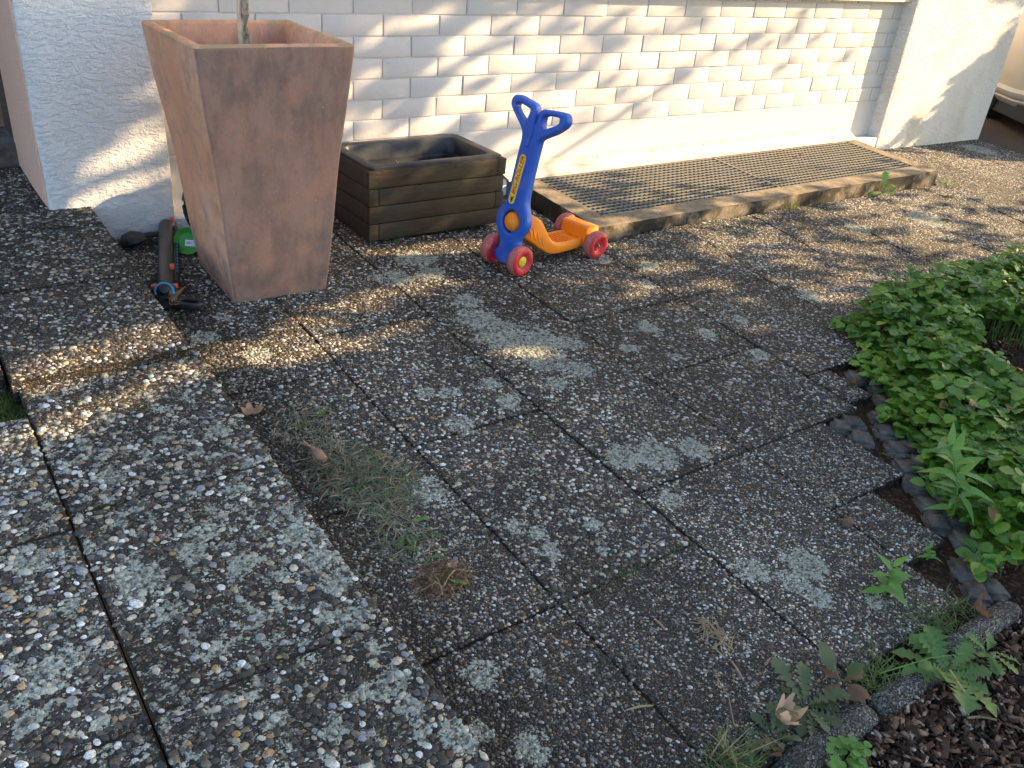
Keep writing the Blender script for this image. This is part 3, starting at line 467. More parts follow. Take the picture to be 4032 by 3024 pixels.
li=MB(); li.box(XL,XR,-.050,.3,.565,.60); HP(li.build('window_sill',M_SILL,bevel=.005,smooth=True))
li=MB(); li.box(XL,XR,-.030,.3,.60,3.2); HP(li.build('upper_wall',M_STUCCO))
ro=MB(); ro.box(-2.6,5.6,-.45,3.0,3.2,3.32); HP(ro.build('roof',M_SILL))
# porch at the far left: dark stone riser, brown door wall with a pale frame
pr_=MB(); pr_.box(-2.4,-1.1285,.385,1.1,-.30,-.02); HP(pr_.build('stone_riser',M_STONE,bevel=.008,smooth=True))
M_BROWN=mat_simple('brown_panel',(.26,.165,.095),.7,12,.2,.001)
pw=MB(); pw.box(-2.4,-1.1285,.62,1.0,-.018,3.2); HP(pw.build('porch_wall',M_BROWN))
pf=MB(); pf.box(-1.36,-1.275,.585,.62,.16,3.2); HP(pf.build('door_frame',M_SILL,bevel=.004))
# metal flashing above the grate
M_FL=mat_simple('flashing_metal',(.70,.64,.50),.5,30,.06,.0004,0.0,.4,dirt=(.45,.36,.22),dirtamt=.4)
fm=MB(); prof=[(-.0056,-.150),(-.0085,-.150),(-.0088,-.178),(-.014,-.182),(-.062,-.198),(-.0845,-.2015),(-.0860,-.2105),(-.0835,-.2110),(-.0825,-.2045),(-.062,-.201),(-.0125,-.186),(-.0056,-.181)]
fm.loft([[(x,y-.002,z+(.012*(x-.72)/2.6)*(1 if z>-.186 else .15)) for y,z in prof] for x in np.linspace(.722,3.36,14)]); fl_=HP(fm.build('flashing',M_FL,smooth=True))
for k in range(7):
    x=.93+k*.375; sc_=MB(); sc_.lathe([(.0001,0),(.0042,0),(.0040,.0022),(.002,.0034),(.0001,.0036)],12,Matrix.Translation((x,-.0108,-.167+.012*(x-.72)/2.6))@Matrix.Rotation(R(90),4,'X'))
    s_=sc_.build('screw',mat_simple('screw_steel',(.30,.27,.22),.4,50,.2,0,.8) if k==0 else s_.data.materials[0],None,smooth=True); s_.parent=fl_
# ---------------------------------------------------------------- light well kerb and gratings
kerb=empty('light_well_kerb',(2.05,-.37,-.3),'weathered concrete kerb around the light well under the brick panel','kerb')
def KZ(y,x=0): return -.207+.06*y-.0010*x
def kerb_mesh():
    mb=MB(); xo0,xo1,yo0,yo1=.772,3.345,-.650,-.080; xi0,xi1,yi0,yi1=.872,3.255,-.552,-.088
    def seg(x0,x1,y0,y1,nx,ny):
        xs=np.linspace(x0,x1,nx+1); ys=np.linspace(y0,y1,ny+1); n=len(mb.v)
        for x in xs:
            for y in ys:
                e=(noise3(x*14,y*14,1,2)-.5)*.004
                on=(abs(y-yo0)<1e-6)*(noise3(x*22,2,3,6)-.35)*.006
                onx=(abs(x-xo0)<1e-6)*(noise3(y*22,7,3,6)-.35)*.006
                mb.v.append((x+onx,y+max(0,on),KZ(y)+e-abs(on)*.6-abs(onx)*.5))
        m=len(ys)
        for i in range(nx):
            for j in range(ny): a=n+i*m+j; mb.f.append((a,a+m,a+m+1,a+1))
        return n,m
    seg(xo0,xo1,yo0,yi0,90,5); seg(xo0,xi0,yi0,yo1,6,20); seg(xi1,xo1,yi0,yo1,4,20)
    # outer faces
    for path in ([(x,yo0) for x in np.linspace(xo0,xo1,91)],[(xo0,y) for y in np.linspace(yo1,yo0,22)],[(xo1,y) for y in np.linspace(yo0,yo1,22)]):
        n=len(mb.v); zs=(0,-.25,-.5,-.75,-1)
        for x,y in path:
            for t in zs:
                on=(abs(y-yo0)<1e-6)*(noise3(x*22,2,3,6)-.35)*.006; onx=(abs(x-xo0)<1e-6)*(noise3(y*22,7,3,6)-.35)*.006
                d=(noise3(x*25,y*25,t*3,8)-.5)*.003*(t<0)
                mb.v.append((x+(onx if t==0 else 0)+(d if abs(x-xo0)<1e-6 else 0),y+(max(0,on) if t==0 else d),KZ(y)-abs(on)*.6*(t==0)-abs(onx)*.5*(t==0)+t*.14))
        for i in range(len(path)-1):
            for j in range(4): a=n+i*5+j; mb.f.append((a,a+5,a+6,a+1))
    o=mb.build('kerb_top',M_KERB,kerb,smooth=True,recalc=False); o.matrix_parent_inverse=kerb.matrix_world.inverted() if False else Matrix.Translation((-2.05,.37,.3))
    # inner shaft
    sh=MB()
    for a,b in (((xi0,yi0),(xi1,yi0)),((xi1,yi0),(xi1,yi1)),((xi1,yi1),(xi0,yi1)),((xi0,yi1),(xi0,yi0))):
        sh.add([(a[0],a[1],KZ(a[1])-.001),(b[0],b[1],KZ(b[1])-.001),(b[0],b[1],-.95),(a[0],a[1],-.95)],[(0,1,2,3)])
    sh.add([(xi0,yi0,-.95),(xi1,yi0,-.95),(xi1,yi1,-.95),(xi0,yi1,-.95)],[(0,1,2,3)])
    s=sh.build('shaft',M_STONE,kerb); s.matrix_parent_inverse=Matrix.Translation((-2.05,.37,.3))
kerb_mesh()
M_GRATE=mat_simple('galvanised_grate',(.20,.196,.178),.6,25,.12,0,.15,.4,dirt=(.20,.16,.10),dirtamt=.3)
def grate(x0,x1,label):
    y0,y1=-.548,-.092; t=empty('light_well_grate',((x0+x1)/2,-.32,-.226),label,'grate','light well gratings')
    mb=MB(); bx=.0022; dep=.023
    def bar(xa,xb,ya,yb,dz=0,d=dep):
        n=len(mb.v)
        for x,y in ((xa,ya),(xb,ya),(xb,yb),(xa,yb)): mb.v.append((x,y,KZ(y)+dz))
        for x,y in ((xa,ya),(xb,ya),(xb,yb),(xa,yb)): mb.v.append((x,y,KZ(y)+dz-d))
        mb.f+= [(n,n+1,n+2,n+3),(n+7,n+6,n+5,n+4)]+[(n+i,n+4+i,n+4+(i+1)%4,n+(i+1)%4) for i in range(4)]
    ny=15
    for i in range(ny+1):
        y=y0+(y1-y0)*i/ny; edge=i in (0,ny)
        bar(x0,x1,y-(bx*1.4 if edge else bx*.62),y+(bx*1.4 if edge else bx*.62),0 if not edge else .0006)
    nx=int(round((x1-x0)/.0305))
    for i in range(nx+1):
        x=x0+(x1-x0)*i/nx; edge=i in (0,nx)
        bar(x-(bx*1.2 if edge else bx*.45),x+(bx*1.2 if edge else bx*.45),y0,y1,-.003 if not edge else .0003,dep-.004)
    o=mb.build('bars',M_GRATE,t,recalc=True); o.matrix_parent_inverse=Matrix.Translation((-(x0+x1)/2,.32,.226))
grate(.878,2.058,'left section of galvanised grating beside the ride-on scooter')
grate(2.064,3.250,'right section of galvanised grating below the sunlit pier')
# ---------------------------------------------------------------- driveway and car
q=NM('asphalt'); vv=q.coord(kind='World'); a_=q.noise(vv,160,4,.7)
M_ASPH=q.set(q.mix(a_,(.045,.032,.024),(.11,.080,.060)),.9,q.bump(a_,.004,1),spec=.2)
dv=MB(); n=0
for (xa,xb,ya,yb) in ((4.868,12,-1.9,6),): 
    for y_a,y_b in ((ya,.5),(.5,yb)): dv.add([(x_,y_,gz(min(x_,6),min(y_,.5))+.002) for x_,y_ in ((xa,y_a),(xb,y_a),(xb,y_b),(xa,y_b))],[(0,1,2,3)])
tag(dv.build('driveway',M_ASPH),kind='structure')
def PW(o,parent): o.parent=parent; o.matrix_parent_inverse=parent.matrix_basis.inverted(); return o
# ---------------------------------------------------------------- terracotta planter
def mat_terra():
    q=NM('terracotta'); v=q.coord(kind='World'); n=q.noise(v,3.2,5,.6); n2=q.noise(v,14,6,.7); st=q.noise(q.coord((5,5,2.2),'World'),3,6,.7); f=q.noise(v,120,4,.6)
    c=q.mix(q.ss(n,.35,.65),(.60,.27,.155),(.66,.36,.235))
    c=q.mix(q.ss(n2,.45,.7,0,.55),c,(.30,.19,.155))
    c=q.mix(q.ss(st,.50,.72,0,.55),c,(.25,.165,.135))
    g=q.n('NewGeometry'); sx=q.n('SeparateXYZ'); q.l(g.outputs['Position'],sx.inputs[0]); nx=q.n('SeparateXYZ'); q.l(g.outputs['Normal'],nx.inputs[0])
    # grey bloom on the weather side, algae and splash dirt round the foot, clean clay inside
    front=q.math('MULTIPLY',q.ss(nx.outputs[1],-.6,-.9,0,1),q.ss(sx.outputs[1],-.60,-.63))
    bl=q.math('MULTIPLY',front,q.math('MULTIPLY_ADD',q.noise(v,3.2,6,.68),1.5,.12),clamp=True)
    c=q.mix(q.math('MULTIPLY',bl,.99),c,q.mix(q.ss(st,.35,.65),(.265,.180,.155),(.170,.122,.110)))
    foot=q.math('MULTIPLY',q.ss(sx.outputs[2],-.02,-.27),q.ss(n2,.25,.7)); c=q.mix(q.math('MULTIPLY',foot,.6),c,(.11,.08,.07))
    red=q.math('MULTIPLY',q.ss(q.noise(v,6.5,4,.55),.56,.70),.45); c=q.mix(red,c,(.45,.22,.15))
    rim=q.math('MULTIPLY',q.ss(sx.outputs[2],.468,.482),q.ss(n2,.38,.6)); c=q.mix(q.math('MULTIPLY',rim,.7),c,(.30,.24,.13))
    c=q.mix(q.ss(f,.66,.72,0,.6),c,(.09,.06,.05)); c=q.mix(q.ss(q.noise(v,70,3,.7),.70,.74,0,.6),c,(.55,.48,.42))
    return q.set(c,.85,q.bump(q.math('ADD',n2,q.math('MULTIPLY',f,.5)),.0025,1),spec=.25)
pot=empty('terracotta_planter',(-.585,-.485,-.3),'tall square tapered terracotta planter with grey bloom beside the white pier','planter')
def sqring(cx,cy,hw,z,r,hy=None,k=5):
    hy=hy or hw; o=[]
    for qx,qy,a0 in ((1,-1,-90),(1,1,0),(-1,1,90),(-1,-1,180)):
        for i in range(k+1):
            a=R(a0+90*i/k); o.append((cx+qx*(hw-r)+r*math.cos(a),cy+qy*(hy-r)+r*math.sin(a),z))
        # extra points along side
        nxt={(1,-1):(1,1),(1,1):(-1,1),(-1,1):(-1,-1),(-1,-1):(1,-1)}[(qx,qy)]
        p=o[-1]; a=R(a0+90); q_=(cx+nxt[0]*(hw-r)+r*math.cos(a),cy+nxt[1]*(hy-r)+r*math.sin(a))
        for t in (.25,.5,.75): o.append((p[0]+(q_[0]-p[0])*t,p[1]+(q_[1]-p[1])*t,z))
    return o
def planter():
    z0,z1=-.305,.484; h0,h1=.156,.2335; mb=MB(); rings=[]
    for t in np.linspace(0,1,13):
        z=z0+(z1-.012-z0)*t; hw=h0+(h1-h0)*(t**1.04)+.0018*math.sin(t*9); cy=-.507+.003*t; rings.append(sqring(-.586-.006*t,cy,hw,z,.012+.004*t))
    cx,cy=-.592,-.504
    rings.append(sqring(cx,cy,h1+.001,z1-.006,.016)); rings.append(sqring(cx,cy,h1-.004,z1-.001,.014)); rings.append(sqring(cx,cy,h1-.014,z1+.001,.012)); rings.append(sqring(cx,cy,h1-.026,z1-.001,.010)); rings.append(sqring(cx,cy,h1-.033,z1-.009,.009)); rings.append(sqring(cx,cy,h1-.040,z1-.09,.010)); rings.append(sqring(cx,cy,h1-.052,z1-.17,.010))
    rings=[[(x+(noise3(x*9,y*9,z*6,1)-.5)*.004,y+(noise3(x*9,y*9,z*6,2)-.5)*.004,z+(noise3(x*11,y*11,0,2)-.5)*.004*(z>z1-.02)) for x,y,z in r] for r in rings]
    mb.loft(rings,caps=False); mb.f.append(tuple(range(len(rings[0])))[::-1])
    o=mb.build('clay_body',mat_terra(),None,smooth=True,recalc=False); PW(o,pot)
    so_=MB(); r=sqring(cx,cy,h1-.0495,z1-.155,.01); so_.v+=r; so_.f.append(tuple(range(len(r)))); PW(so_.build('potting_soil',M_SOIL),pot)
    lb=MB(); lb.box(-.655,-.605,-.3095,-.3085,.405,.452,None); q=NM('faded_label'); q.set((.72,.72,.76),.5)
    l=lb.build('label',q.m,None,bevel=.0004); l.matrix_basis=Matrix.Translation((0,.0055,0)); PW(l,pot)
planter()
# young tree in the planter with its cane
q=NM('pale_bark'); v=q.coord((1,1,.5)); n_=q.noise(v,30,5,.7)
M_BARK=q.set(q.mix(q.ss(q.noise(v,16,5,.75),.46,.60),(.42,.35,.25),(.085,.070,.055)),.8,q.bump(n_,.006,1))
M_CANE=mat_simple('cane',(.62,.47,.34),.6,30,.12,.0005)
def leafmat(name,col,col2,rough=.5,trans=.25,noise_s=6,sick=False):
    q=NM(name); v=q.coord(kind='World'); r=q.n('NewGeometry').outputs['Random Per Island']
    c=q.mix(r,col,col2); c=q.mix(q.ss(q.noise(v,noise_s,4,.6),.35,.65,0,.5),c,tuple(x*.6 for x in col))
    if sick:
        c=q.mix(q.ss(r,.94,.97),c,(.24,.28,.05)); c=q.mix(q.ss(r,.990,.995),c,(.20,.10,.04)); c=q.mix(q.ss(q.noise(v,75,4,.7),.66,.70,0,.7),c,(.16,.13,.04))
    q.set(c,rough,q.bump(q.noise(v,160,3,.6),.0008,1),spec=.4)
    tr=q.n('BsdfTranslucent'); q.val(tuple(min(1,x*1.6) for x in col2),tr.inputs[0]); mx=q.n('MixShader'); mx.inputs[0].default_value=trans
    q.l(q.b.outputs[0],mx.inputs[1]); q.l(tr.outputs[0],mx.inputs[2]); q.l(mx.outputs[0],q.o.inputs[0]); return q.m
M_TLEAF=leafmat('tree_leaf',(.035,.085,.018),(.10,.17,.035))
tree=empty('potted_tree',(-.575,-.48,.33),'slender young tree with mottled bark growing in the terracotta planter','tree')
def stem_pts():
    return [(-.577+.004*math.sin(i*1.3)-.004*(i>0),-.48+.003*math.cos(i*2.1),.31+i*.055) for i in range(26)]
mb=MB(); sp=stem_pts(); mb.tube(sp,[.0125*(1-.02*i)+.0014*math.sin(i*2.3)+.0008*math.cos(i*5) for i in range(len(sp))],12)
for a in range(9):
    b=Vector(sp[14+a]); ang=a*2.4; mb.tube([b,b+Vector((math.cos(ang)*.10,math.sin(ang)*.08,.08)),b+Vector((math.cos(ang)*.24,math.sin(ang)*.18,.20))],[.005,.003,.0015],6)
PW(mb.build('trunk',M_BARK,smooth=True),tree)
mb=MB()
for i in range(420):
    a=random.random()*6.28; rr=.30*random.random()**.5; c=Vector((-.577+rr*math.cos(a),-.48+rr*math.sin(a)*.9,1.55+random.uniform(-.33,.33)))
    e=Euler((random.uniform(-1,1),random.uniform(-1,1),random.random()*6.28)).to_matrix(); s_=random.uniform(.025,.04)
    mb.add([c+e@Vector(p)*s_ for p in ((0,-1,0),(.5,-.2,.12),(.42,.5,.1),(0,1.1,-.1),(-.42,.5,.1),(-.5,-.2,.12),(0,0,0))],[(0,1,6),(1,2,6),(2,3,6),(3,4,6),(4,5,6),(5,0,6)])
PW(mb.build('crown',M_TLEAF,recalc=False),tree)
cane=tag(MB().tube([(-.598,-.472,.30),(-.5975,-.470,.6),(-.595,-.47,1.35)],.0078,12).build('support_cane',M_CANE,smooth=True),'straight peeled cane standing behind the thin trunk in the planter','cane')

# ---------------------------------------------------------------- wooden planter box
def mat_wood():
    q=NM('weathered_stained_wood'); v=q.coord((1.6,9,14)); g=q.noise(v,9,6,.62,.8); b=q.noise(q.coord(kind='World'),7,5,.65); r=q.n('NewGeometry').outputs['Random Per Island']
    c=q.mix(q.ss(g,.32,.70),(.020,.014,.009),(.055,.035,.019)); c=q.mix(q.ss(b,.42,.68,0,.75),c,(.042,.040,.030))
    c=q.mix(q.math('MULTIPLY',r,.3),c,(.055,.045,.028))
    wn=q.ss(q.noise(q.coord((3,10,30)),9,5,.75),.66,.74,0,.7); c=q.mix(wn,c,(.30,.27,.23))
    kn=q.voro(q.coord((5.2,5.2,9)),1.0); c=q.mix(q.ss(kn,.075,.035),c,(.012,.009,.006))
    return q.set(c,q.math('MULTIPLY_ADD',b,.2,.55),q.bump(q.math('ADD',g,q.math('MULTIPLY',q.ss(kn,.03,.08),.6)),.0016,1),spec=.3)
M_WOOD=mat_wood()
boxT=empty('wooden_planter_box',(.175,-.195,-.28),'dark low planter box of stacked boards with black plastic liner','planter box')
def wooden_box():
    x0,x1,y0,y1=-.128,.478,-.385,-.022; zt,zb=-.006,-.272; n=4; H=(zt-zb)/n; th=.040
    for k in range(n):
        a=zt-H*(k+1)+.0012; b=zt-H*k-.0012; long_front=(k%2==0); o=(rng.random(4)-.5)*.006+np.array([0,(0,-.006,.001,-.005)[k],0,0])
        # front and back boards / side boards interlock like a log cabin
        def board(xa,xb,ya,yb):
            mb=MB(); mb.box(xa,xb,ya,yb,a,b); ob=mb.build('board',M_WOOD,None,smooth=True,bevel=.0042,seg=2); PW(ob,boxT)
        fx0,fx1=(x0+o[0],x1-th-.0015) if long_front else (x0+th+.0015+.0,x1+o[1])
        board(fx0,fx1,y0+o[2]*.4,y0+th)
        bx0,bx1=(x0+th+.0015,x1+o[1]) if long_front else (x0+o[0],x1-th-.0015)
        board(bx0,bx1,y1-th,y1)
        if long_front:
            board(x0,x0+th,y0+th+.0015,y1); board(x1-th,x1+o[1],y0+o[3]*.4,y1-th-.0015)
        else:
            board(x0,x0+th,y0+o[2]*.4,y1-th-.0015); board(x1-th,x1+o[1],y0+th+.0015,y1)
    for fx in (x0+.05,x1-.11):
        mb=MB(); mb.box(fx,fx+.05,y0+.05,y1-.05,-.30,zb-.001); PW(mb.build('foot',M_WOOD,bevel=.003),boxT)
    q=NM('black_plastic'); vv=q.coord(kind='World'); dn=q.noise(vv,14,5,.65)
    ml=q.set(q.mix(q.ss(dn,.35,.75,.05,.7),(.006,.009,.014),(.045,.052,.062)),q.math('MULTIPLY_ADD',dn,.25,.34),q.bump(q.noise(vv,90,3),.0006,1))
    cx,cy=(x0+x1)/2+.0,(y0+y1)/2+.004; hx,hy=(x1-x0)/2-.009,(y1-y0)/2-.006; rs=[]
    for dx,z,r in ((.000,-.008,.022),(.0,.001,.022),(.004,.0042,.021),(.032,.0036,.026),(.038,.0022,.028),(.042,-.004,.028),(.052,-.058,.026),(.068,-.062,.024),(.076,-.14,.02),(.078,-.152,.02)):
        rs.append(sqring(cx,cy,hx-dx,z,r,hy-dx))
    mb=MB().loft(rs,caps=False); PW(mb.build('liner',ml,smooth=True,recalc=False),boxT)
    sm=MB(); nx,ny=26,16; n0=0
    for i in range(nx+1):
        for j in range(ny+1):
            x=cx-hx+.062+(2*hx-.124)*i/nx; y=cy-hy+.062+(2*hy-.124)*j/ny
            sm.v.append((x,y,-.125+noise3(x*22,y*22,0,3)*.030+.028*math.exp(-((x-.30)**2+(y+.13)**2)/.004)))
    for i in range(nx):
        for j in range(ny): a=i*(ny+1)+j; sm.f.append((a,a+ny+1,a+ny+2,a+1))
    PW(sm.build('potting_soil',M_SOIL,smooth=True,recalc=False),boxT)
wooden_box()
# ---------------------------------------------------------------- leaf / plant builders
def leaf_shape(kind):
    """outline half-widths along the blade: list of (t, halfwidth)"""
    if kind=='serr': return [(0,.0),(.06,.05),(.18,.21),(.21,.18),(.33,.37),(.36,.31),(.48,.46),(.51,.38),(.63,.45),(.66,.36),(.77,.37),(.80,.28),(.90,.24),(.92,.15),(1,.0)]
    if kind=='lance': return [(0,.012),(.06,.02),(.18,.10),(.34,.155),(.50,.15),(.68,.105),(.85,.05),(1,.0)]
    if kind=='dand': return [(0,.012),(.12,.016),(.17,.07),(.22,.018),(.29,.11),(.35,.025),(.43,.16),(.49,.04),(.58,.20),(.64,.07),(.72,.23),(.78,.12),(.84,.20),(.93,.10),(1,.0)]
    if kind=='oval': return [(0,.012),(.12,.02),(.28,.05),(.42,.20),(.58,.29),(.74,.27),(.88,.17),(.96,.08),(1,.0)]
    if kind=='round': return [(0,.0),(.1,.16),(.3,.38),(.55,.50),(.78,.46),(.92,.28),(1,.06)]
def add_leaf(mb,kind,base,direc,length,width=1.,curl=.15,fold=.25,up=Vector((0,0,1)),twist=0,wave=0):
    d=Vector(direc).normalized(); s_=d.cross(up); 
    if s_.length<.05: s_=d.cross(Vector((1,0,0)))
    s_.normalize(); n=s_.cross(d).normalized()
    if twist: 
        Mx=Matrix.Rotation(twist,3,d); s_=Mx@s_; n=Mx@n
    pr_=leaf_shape(kind); n0=len(mb.v); base=Vector(base)
    for t,wd in pr_:
        c=base+d*(t*length)-n*(curl*length*t*t)+n*(wave*length*math.sin(t*9)*.05); w_=wd*length*width
        mb.v.append(tuple(c+s_*w_+n*(fold*w_+wave*random.uniform(-1,1)*w_*.4))); mb.v.append(tuple(c)); mb.v.append(tuple(c-s_*w_+n*(fold*w_+wave*random.uniform(-1,1)*w_*.4)))
    for i in range(len(pr_)-1):
        a=n0+i*3; mb.f+= [(a,a+3,a+4,a+1),(a+1,a+4,a+5,a+2)]
def rdir(el0,el1,az=None):
    a=random.random()*2*math.pi if az is None else az; e=R(random.uniform(el0,el1)); return Vector((math.cos(a)*math.cos(e),math.sin(a)*math.cos(e),math.sin(e)))
M_GC=leafmat('groundcover_leaf',(.034,.115,.013),(.18,.33,.036),.45,.2,9,True)
M_LANCE=leafmat('fresh_green_leaf',(.10,.24,.045),(.16,.33,.07),.45,.3)
M_DAND=leafmat('weed_leaf',(.065,.15,.035),(.12,.22,.06),.6,.2)
M_DARKW=leafmat('dull_weed_leaf',(.070,.110,.045),(.13,.16,.08),.7,.15)
M_GRASS=leafmat('grass_blade',(.07,.13,.035),(.16,.22,.07),.6,.25)
M_DRYG=leafmat('wilted_grass',(.085,.115,.070),(.27,.29,.20),.8,.2)
M_STRAW=leafmat('straw',(.30,.23,.13),(.48,.38,.24),.8,.2)
M_DRYL=leafmat('dry_leaf',(.36,.23,.16),(.50,.36,.27),.75,.3)
M_BROWNL=leafmat('brown_leaf',(.12,.065,.035),(.26,.15,.085),.8,.15)
def bed_s(x,y): return ((x-.33)*.98-(y+2.66)*.79)/1.2588
def in_bed(x,y):
    """planting bed: beyond the diagonal row of setts, and everything in front of the edging stones"""
    if y<-2.685: return x>-.75
    return bed_s(x,y)>-.32 and y<-1.60-.09*(x-1.6)*(x>1.6)
# bed soil
def bed_sheet():
    xs=np.arange(-1.2,5.2,.04); ys=np.arange(-4.6,-1.6,.04); X,Y=np.meshgrid(xs,ys,indexing='ij')
    Z=-.262+.06*np.maximum(Y,-3.5)-.015*X-.028+noise3(X*9,Y*9,0,4)*np.where(((X-.33)*.98-(Y+2.66)*.79<.02)&(Y>-2.6),.012,.024)+noise3(X*30,Y*30,0,4)*.008
    f=[];n=len(ys)
    for i in range(len(xs)-1):
        for j in range(n-1):
            if in_bed(xs[i]+.02,ys[j]+.02): f.append((i*n+j,(i+1)*n+j,(i+1)*n+j+1,i*n+j+1))
    v=np.stack([X,Y,Z],-1).reshape(-1,3)
    q=NM('mulch_soil'); vv=q.coord(kind='World'); n_=q.noise(vv,60,6,.75); c=q.voro(vv,120,'F1','Color'); s_=q.n('SeparateColor'); q.l(c,s_.inputs[0])
    col=q.mix(q.ss(s_.outputs[0],.55,1,0,.8),q.mix(n_,(.010,.007,.005),(.05,.028,.017)),(.11,.062,.038))
    m=q.set(col,.95,q.bump(q.math('ADD',n_,s_.outputs[1]),.008,1),spec=.15)
    tag(npmesh('bed_soil',v,f,m,smooth=True),kind='structure')
bed_sheet()
def bz(x,y): return gz(x,y)-.024+float(noise3(x*9,y*9,0,4))*.022
# bark mulch
def mulch():
    q=NM('bark_chip'); r=q.n('NewGeometry').outputs['Random Per Island']; v=q.coord(kind='World')
    c=q.ramp(r,[(0,(.020,.012,.008)),(.22,(.058,.032,.020)),(.42,(.10,.055,.034)),(.60,(.16,.095,.062)),(.76,(.24,.155,.105)),(.88,(.38,.27,.185)),(.95,(.56,.45,.34))],'CONSTANT')
    c=q.mix(q.ss(q.noise(v,160,4,.7),.35,.7,0,.5),c,(.03,.018,.012)); m=q.set(c,.85,q.bump(q.noise(v,220,3,.7),.0012,1),spec=.2)
    V=[];F=[]; k=0
    for i in range(13000):
        if i<9500: x=random.uniform(-.55,.75); y=random.uniform(-3.05,-2.68)
        else: x=random.uniform(.4,2.9); y=random.uniform(-2.9,-1.7)
        if not in_bed(x,y) or (y>-2.70 and bed_s(x,y)<.0): continue
        L=random.choice((random.uniform(.006,.018),random.uniform(.010,.034)))*(1 if random.random()<.94 else 1.8); W=L*random.uniform(.15,.6); H=random.uniform(.0006,.0026)
        e=Euler((random.gauss(0,.5),random.gauss(0,.5),random.random()*6.28)).to_matrix(); c0=Vector((x,y,bz(x,y)+.004+random.random()*.010))
        j=[random.uniform(.6,1.15) for _ in range(8)]
        P8=[Vector((sx*L*.5*j[n],sy*W*.5*j[(n+3)%8],sz*H)) for n,(sz,sy,sx) in enumerate([(a,b,c_) for a in (-1,1) for b in (-1,1) for c_ in (-1,1)])]
        V+=[tuple(c0+e@p) for p in P8]; F+=[(k+a,k+b,k+c_,k+d) for a,b,c_,d in ((0,2,3,1),(4,5,7,6),(0,1,5,4),(2,6,7,3),(0,4,6,2),(1,3,7,5))]; k+=8
    tag(npmesh('bark_mulch',V,F,m),'dark brown bark mulch covering the planting bed','mulch',kind='stuff')
mulch()
# ground-cover plants
def groundcover():
    mb=MB(); st=MB()
    def clump(x,y,h,s):
        z0=bz(x,y); top=Vector((x,y,z0+h)); tl=rdir(50,85); hd=random.random()*6.28
        st.tube([(x+random.uniform(-.02,.02),y+random.uniform(-.02,.02),z0),top],.0009,4,caps=False)
        for k in range(3):
            a=hd+k*2*math.pi/3*1.0+random.uniform(-.25,.25); d=Vector((math.cos(a),math.sin(a),random.uniform(-.12,.35)))
            add_leaf(mb,'serr',top,d,s*random.uniform(.85,1.2),random.uniform(.92,1.1),random.uniform(.1,.45),random.uniform(.12,.5),up=(tl+Vector((0,0,.6))).normalized(),wave=.15)
    cnt=0
    for i in range(16000):
        x=random.uniform(.25,4.2); y=random.uniform(-2.95,-1.45)
        s_=bed_s(x,y); inb=s_>-.025+.03*math.sin(x*31) and y<-1.57-.07*max(0,x-1.6)+.02*math.sin(x*23)
        if not inb or cnt>3900: continue
        # the plants form a band along the diagonal and along the patio edge; the heart of the bed is bare mulch
        wob=.05*math.sin(x*13)+.04*math.sin(y*17)
        band1=s_<.40+wob; band2=(y>-1.90-.10*(x-1.6)+wob)
        if y<-2.60-.02*math.sin(x*30) : continue
        if not(band1 or band2): continue
        edge=min(1,max(0,s_/.12))
        h=(.038+.080*edge+.035*min(1,max(0,(x-1.0)/.6)))*random.uniform(.6,1.1)
        if random.random()<.93: clump(x,y,h*(1.25 if random.random()<.15 else 1),random.choice((random.uniform(.020,.032),random.uniform(.030,.042),random.uniform(.036,.050)))); cnt+=1
    o=tag(mb.build('ground_cover',M_GC,recalc=False,smooth=True),'dense green serrated ground-cover plants along the edge of the bed','ground cover',kind='stuff')
    s2=st.build('stems',M_DAND,o,recalc=False); s2['kind']='stuff'
groundcover()
# ---------------------------------------------------------------- ride-on scooter
F0=Vector((.256,-.740,-.310)); AX=Vector((.1747,-.9846,0)).normalized(); PERP=Vector((.9846,.1747,0)).normalized()
UPV=(PERP*.147+Vector((0,0,1))).normalized(); NRM=AX.cross(UPV).normalized()      # NRM points back to the deck or away
if NRM.dot(PERP)<0: NRM=-NRM
def mat_plastic(name,col,rough=.42,dust=(.5,.45,.4),amt=.12):
    q=NM(name); v=q.coord(kind='World'); n=q.noise(v,18,5,.65); s_=q.noise(q.coord((1,1,1),'World'),260,3,.7)
    c=q.mix(q.ss(n,.48,.72,0,amt),col,dust); c=q.mix(q.ss(s_,.66,.72,0,.25),c,dust)
    return q.set(c,q.math('MULTIPLY_ADD',n,.25,rough-.1),q.bump(q.math('ADD',q.noise(v,45,3),q.math('MULTIPLY',s_,.3)),.0007,1),spec=.45)
M_BLUE=mat_plastic('blue_plastic',(.009,.095,.50)); M_ORNG=mat_plastic('orange_plastic',(.88,.25,.010),.45,(.5,.35,.15),.15)
M_RED=mat_plastic('red_plastic',(.52,.020,.030),.5,(.45,.25,.24),.45); M_YEL=mat_plastic('yellow_plastic',(.58,.50,.03),.5)
q=NM('scuffed_tread'); vv=q.coord(kind='World'); n_=q.noise(vv,200,4,.7)
M_SCUFF=q.set(q.mix(q.ss(n_,.35,.65),(.38,.055,.060),(.40,.20,.19)),.8,q.bump(n_,.0012,1))
M_STEEL=mat_simple('rusty_steel',(.28,.22,.17),.45,60,.4,.0003,.8)
scoot=empty('ride_on_scooter',tuple(F0),'blue and orange plastic toddler ride-on scooter with red wheels','scooter')
def smooth_loop(P,sub=4):
    n=len(P);o=[]
    for i in range(n):
        p0,p1,p2,p3=[np.array(P[(i+k-1)%n],float) for k in range(4)]
        for t in np.arange(sub)/sub: o.append(.5*((2*p1)+(-p0+p2)*t+(2*p0-5*p1+4*p2-p3)*t*t+(-p0+3*p1-3*p2+p3)*t**3))
    return o
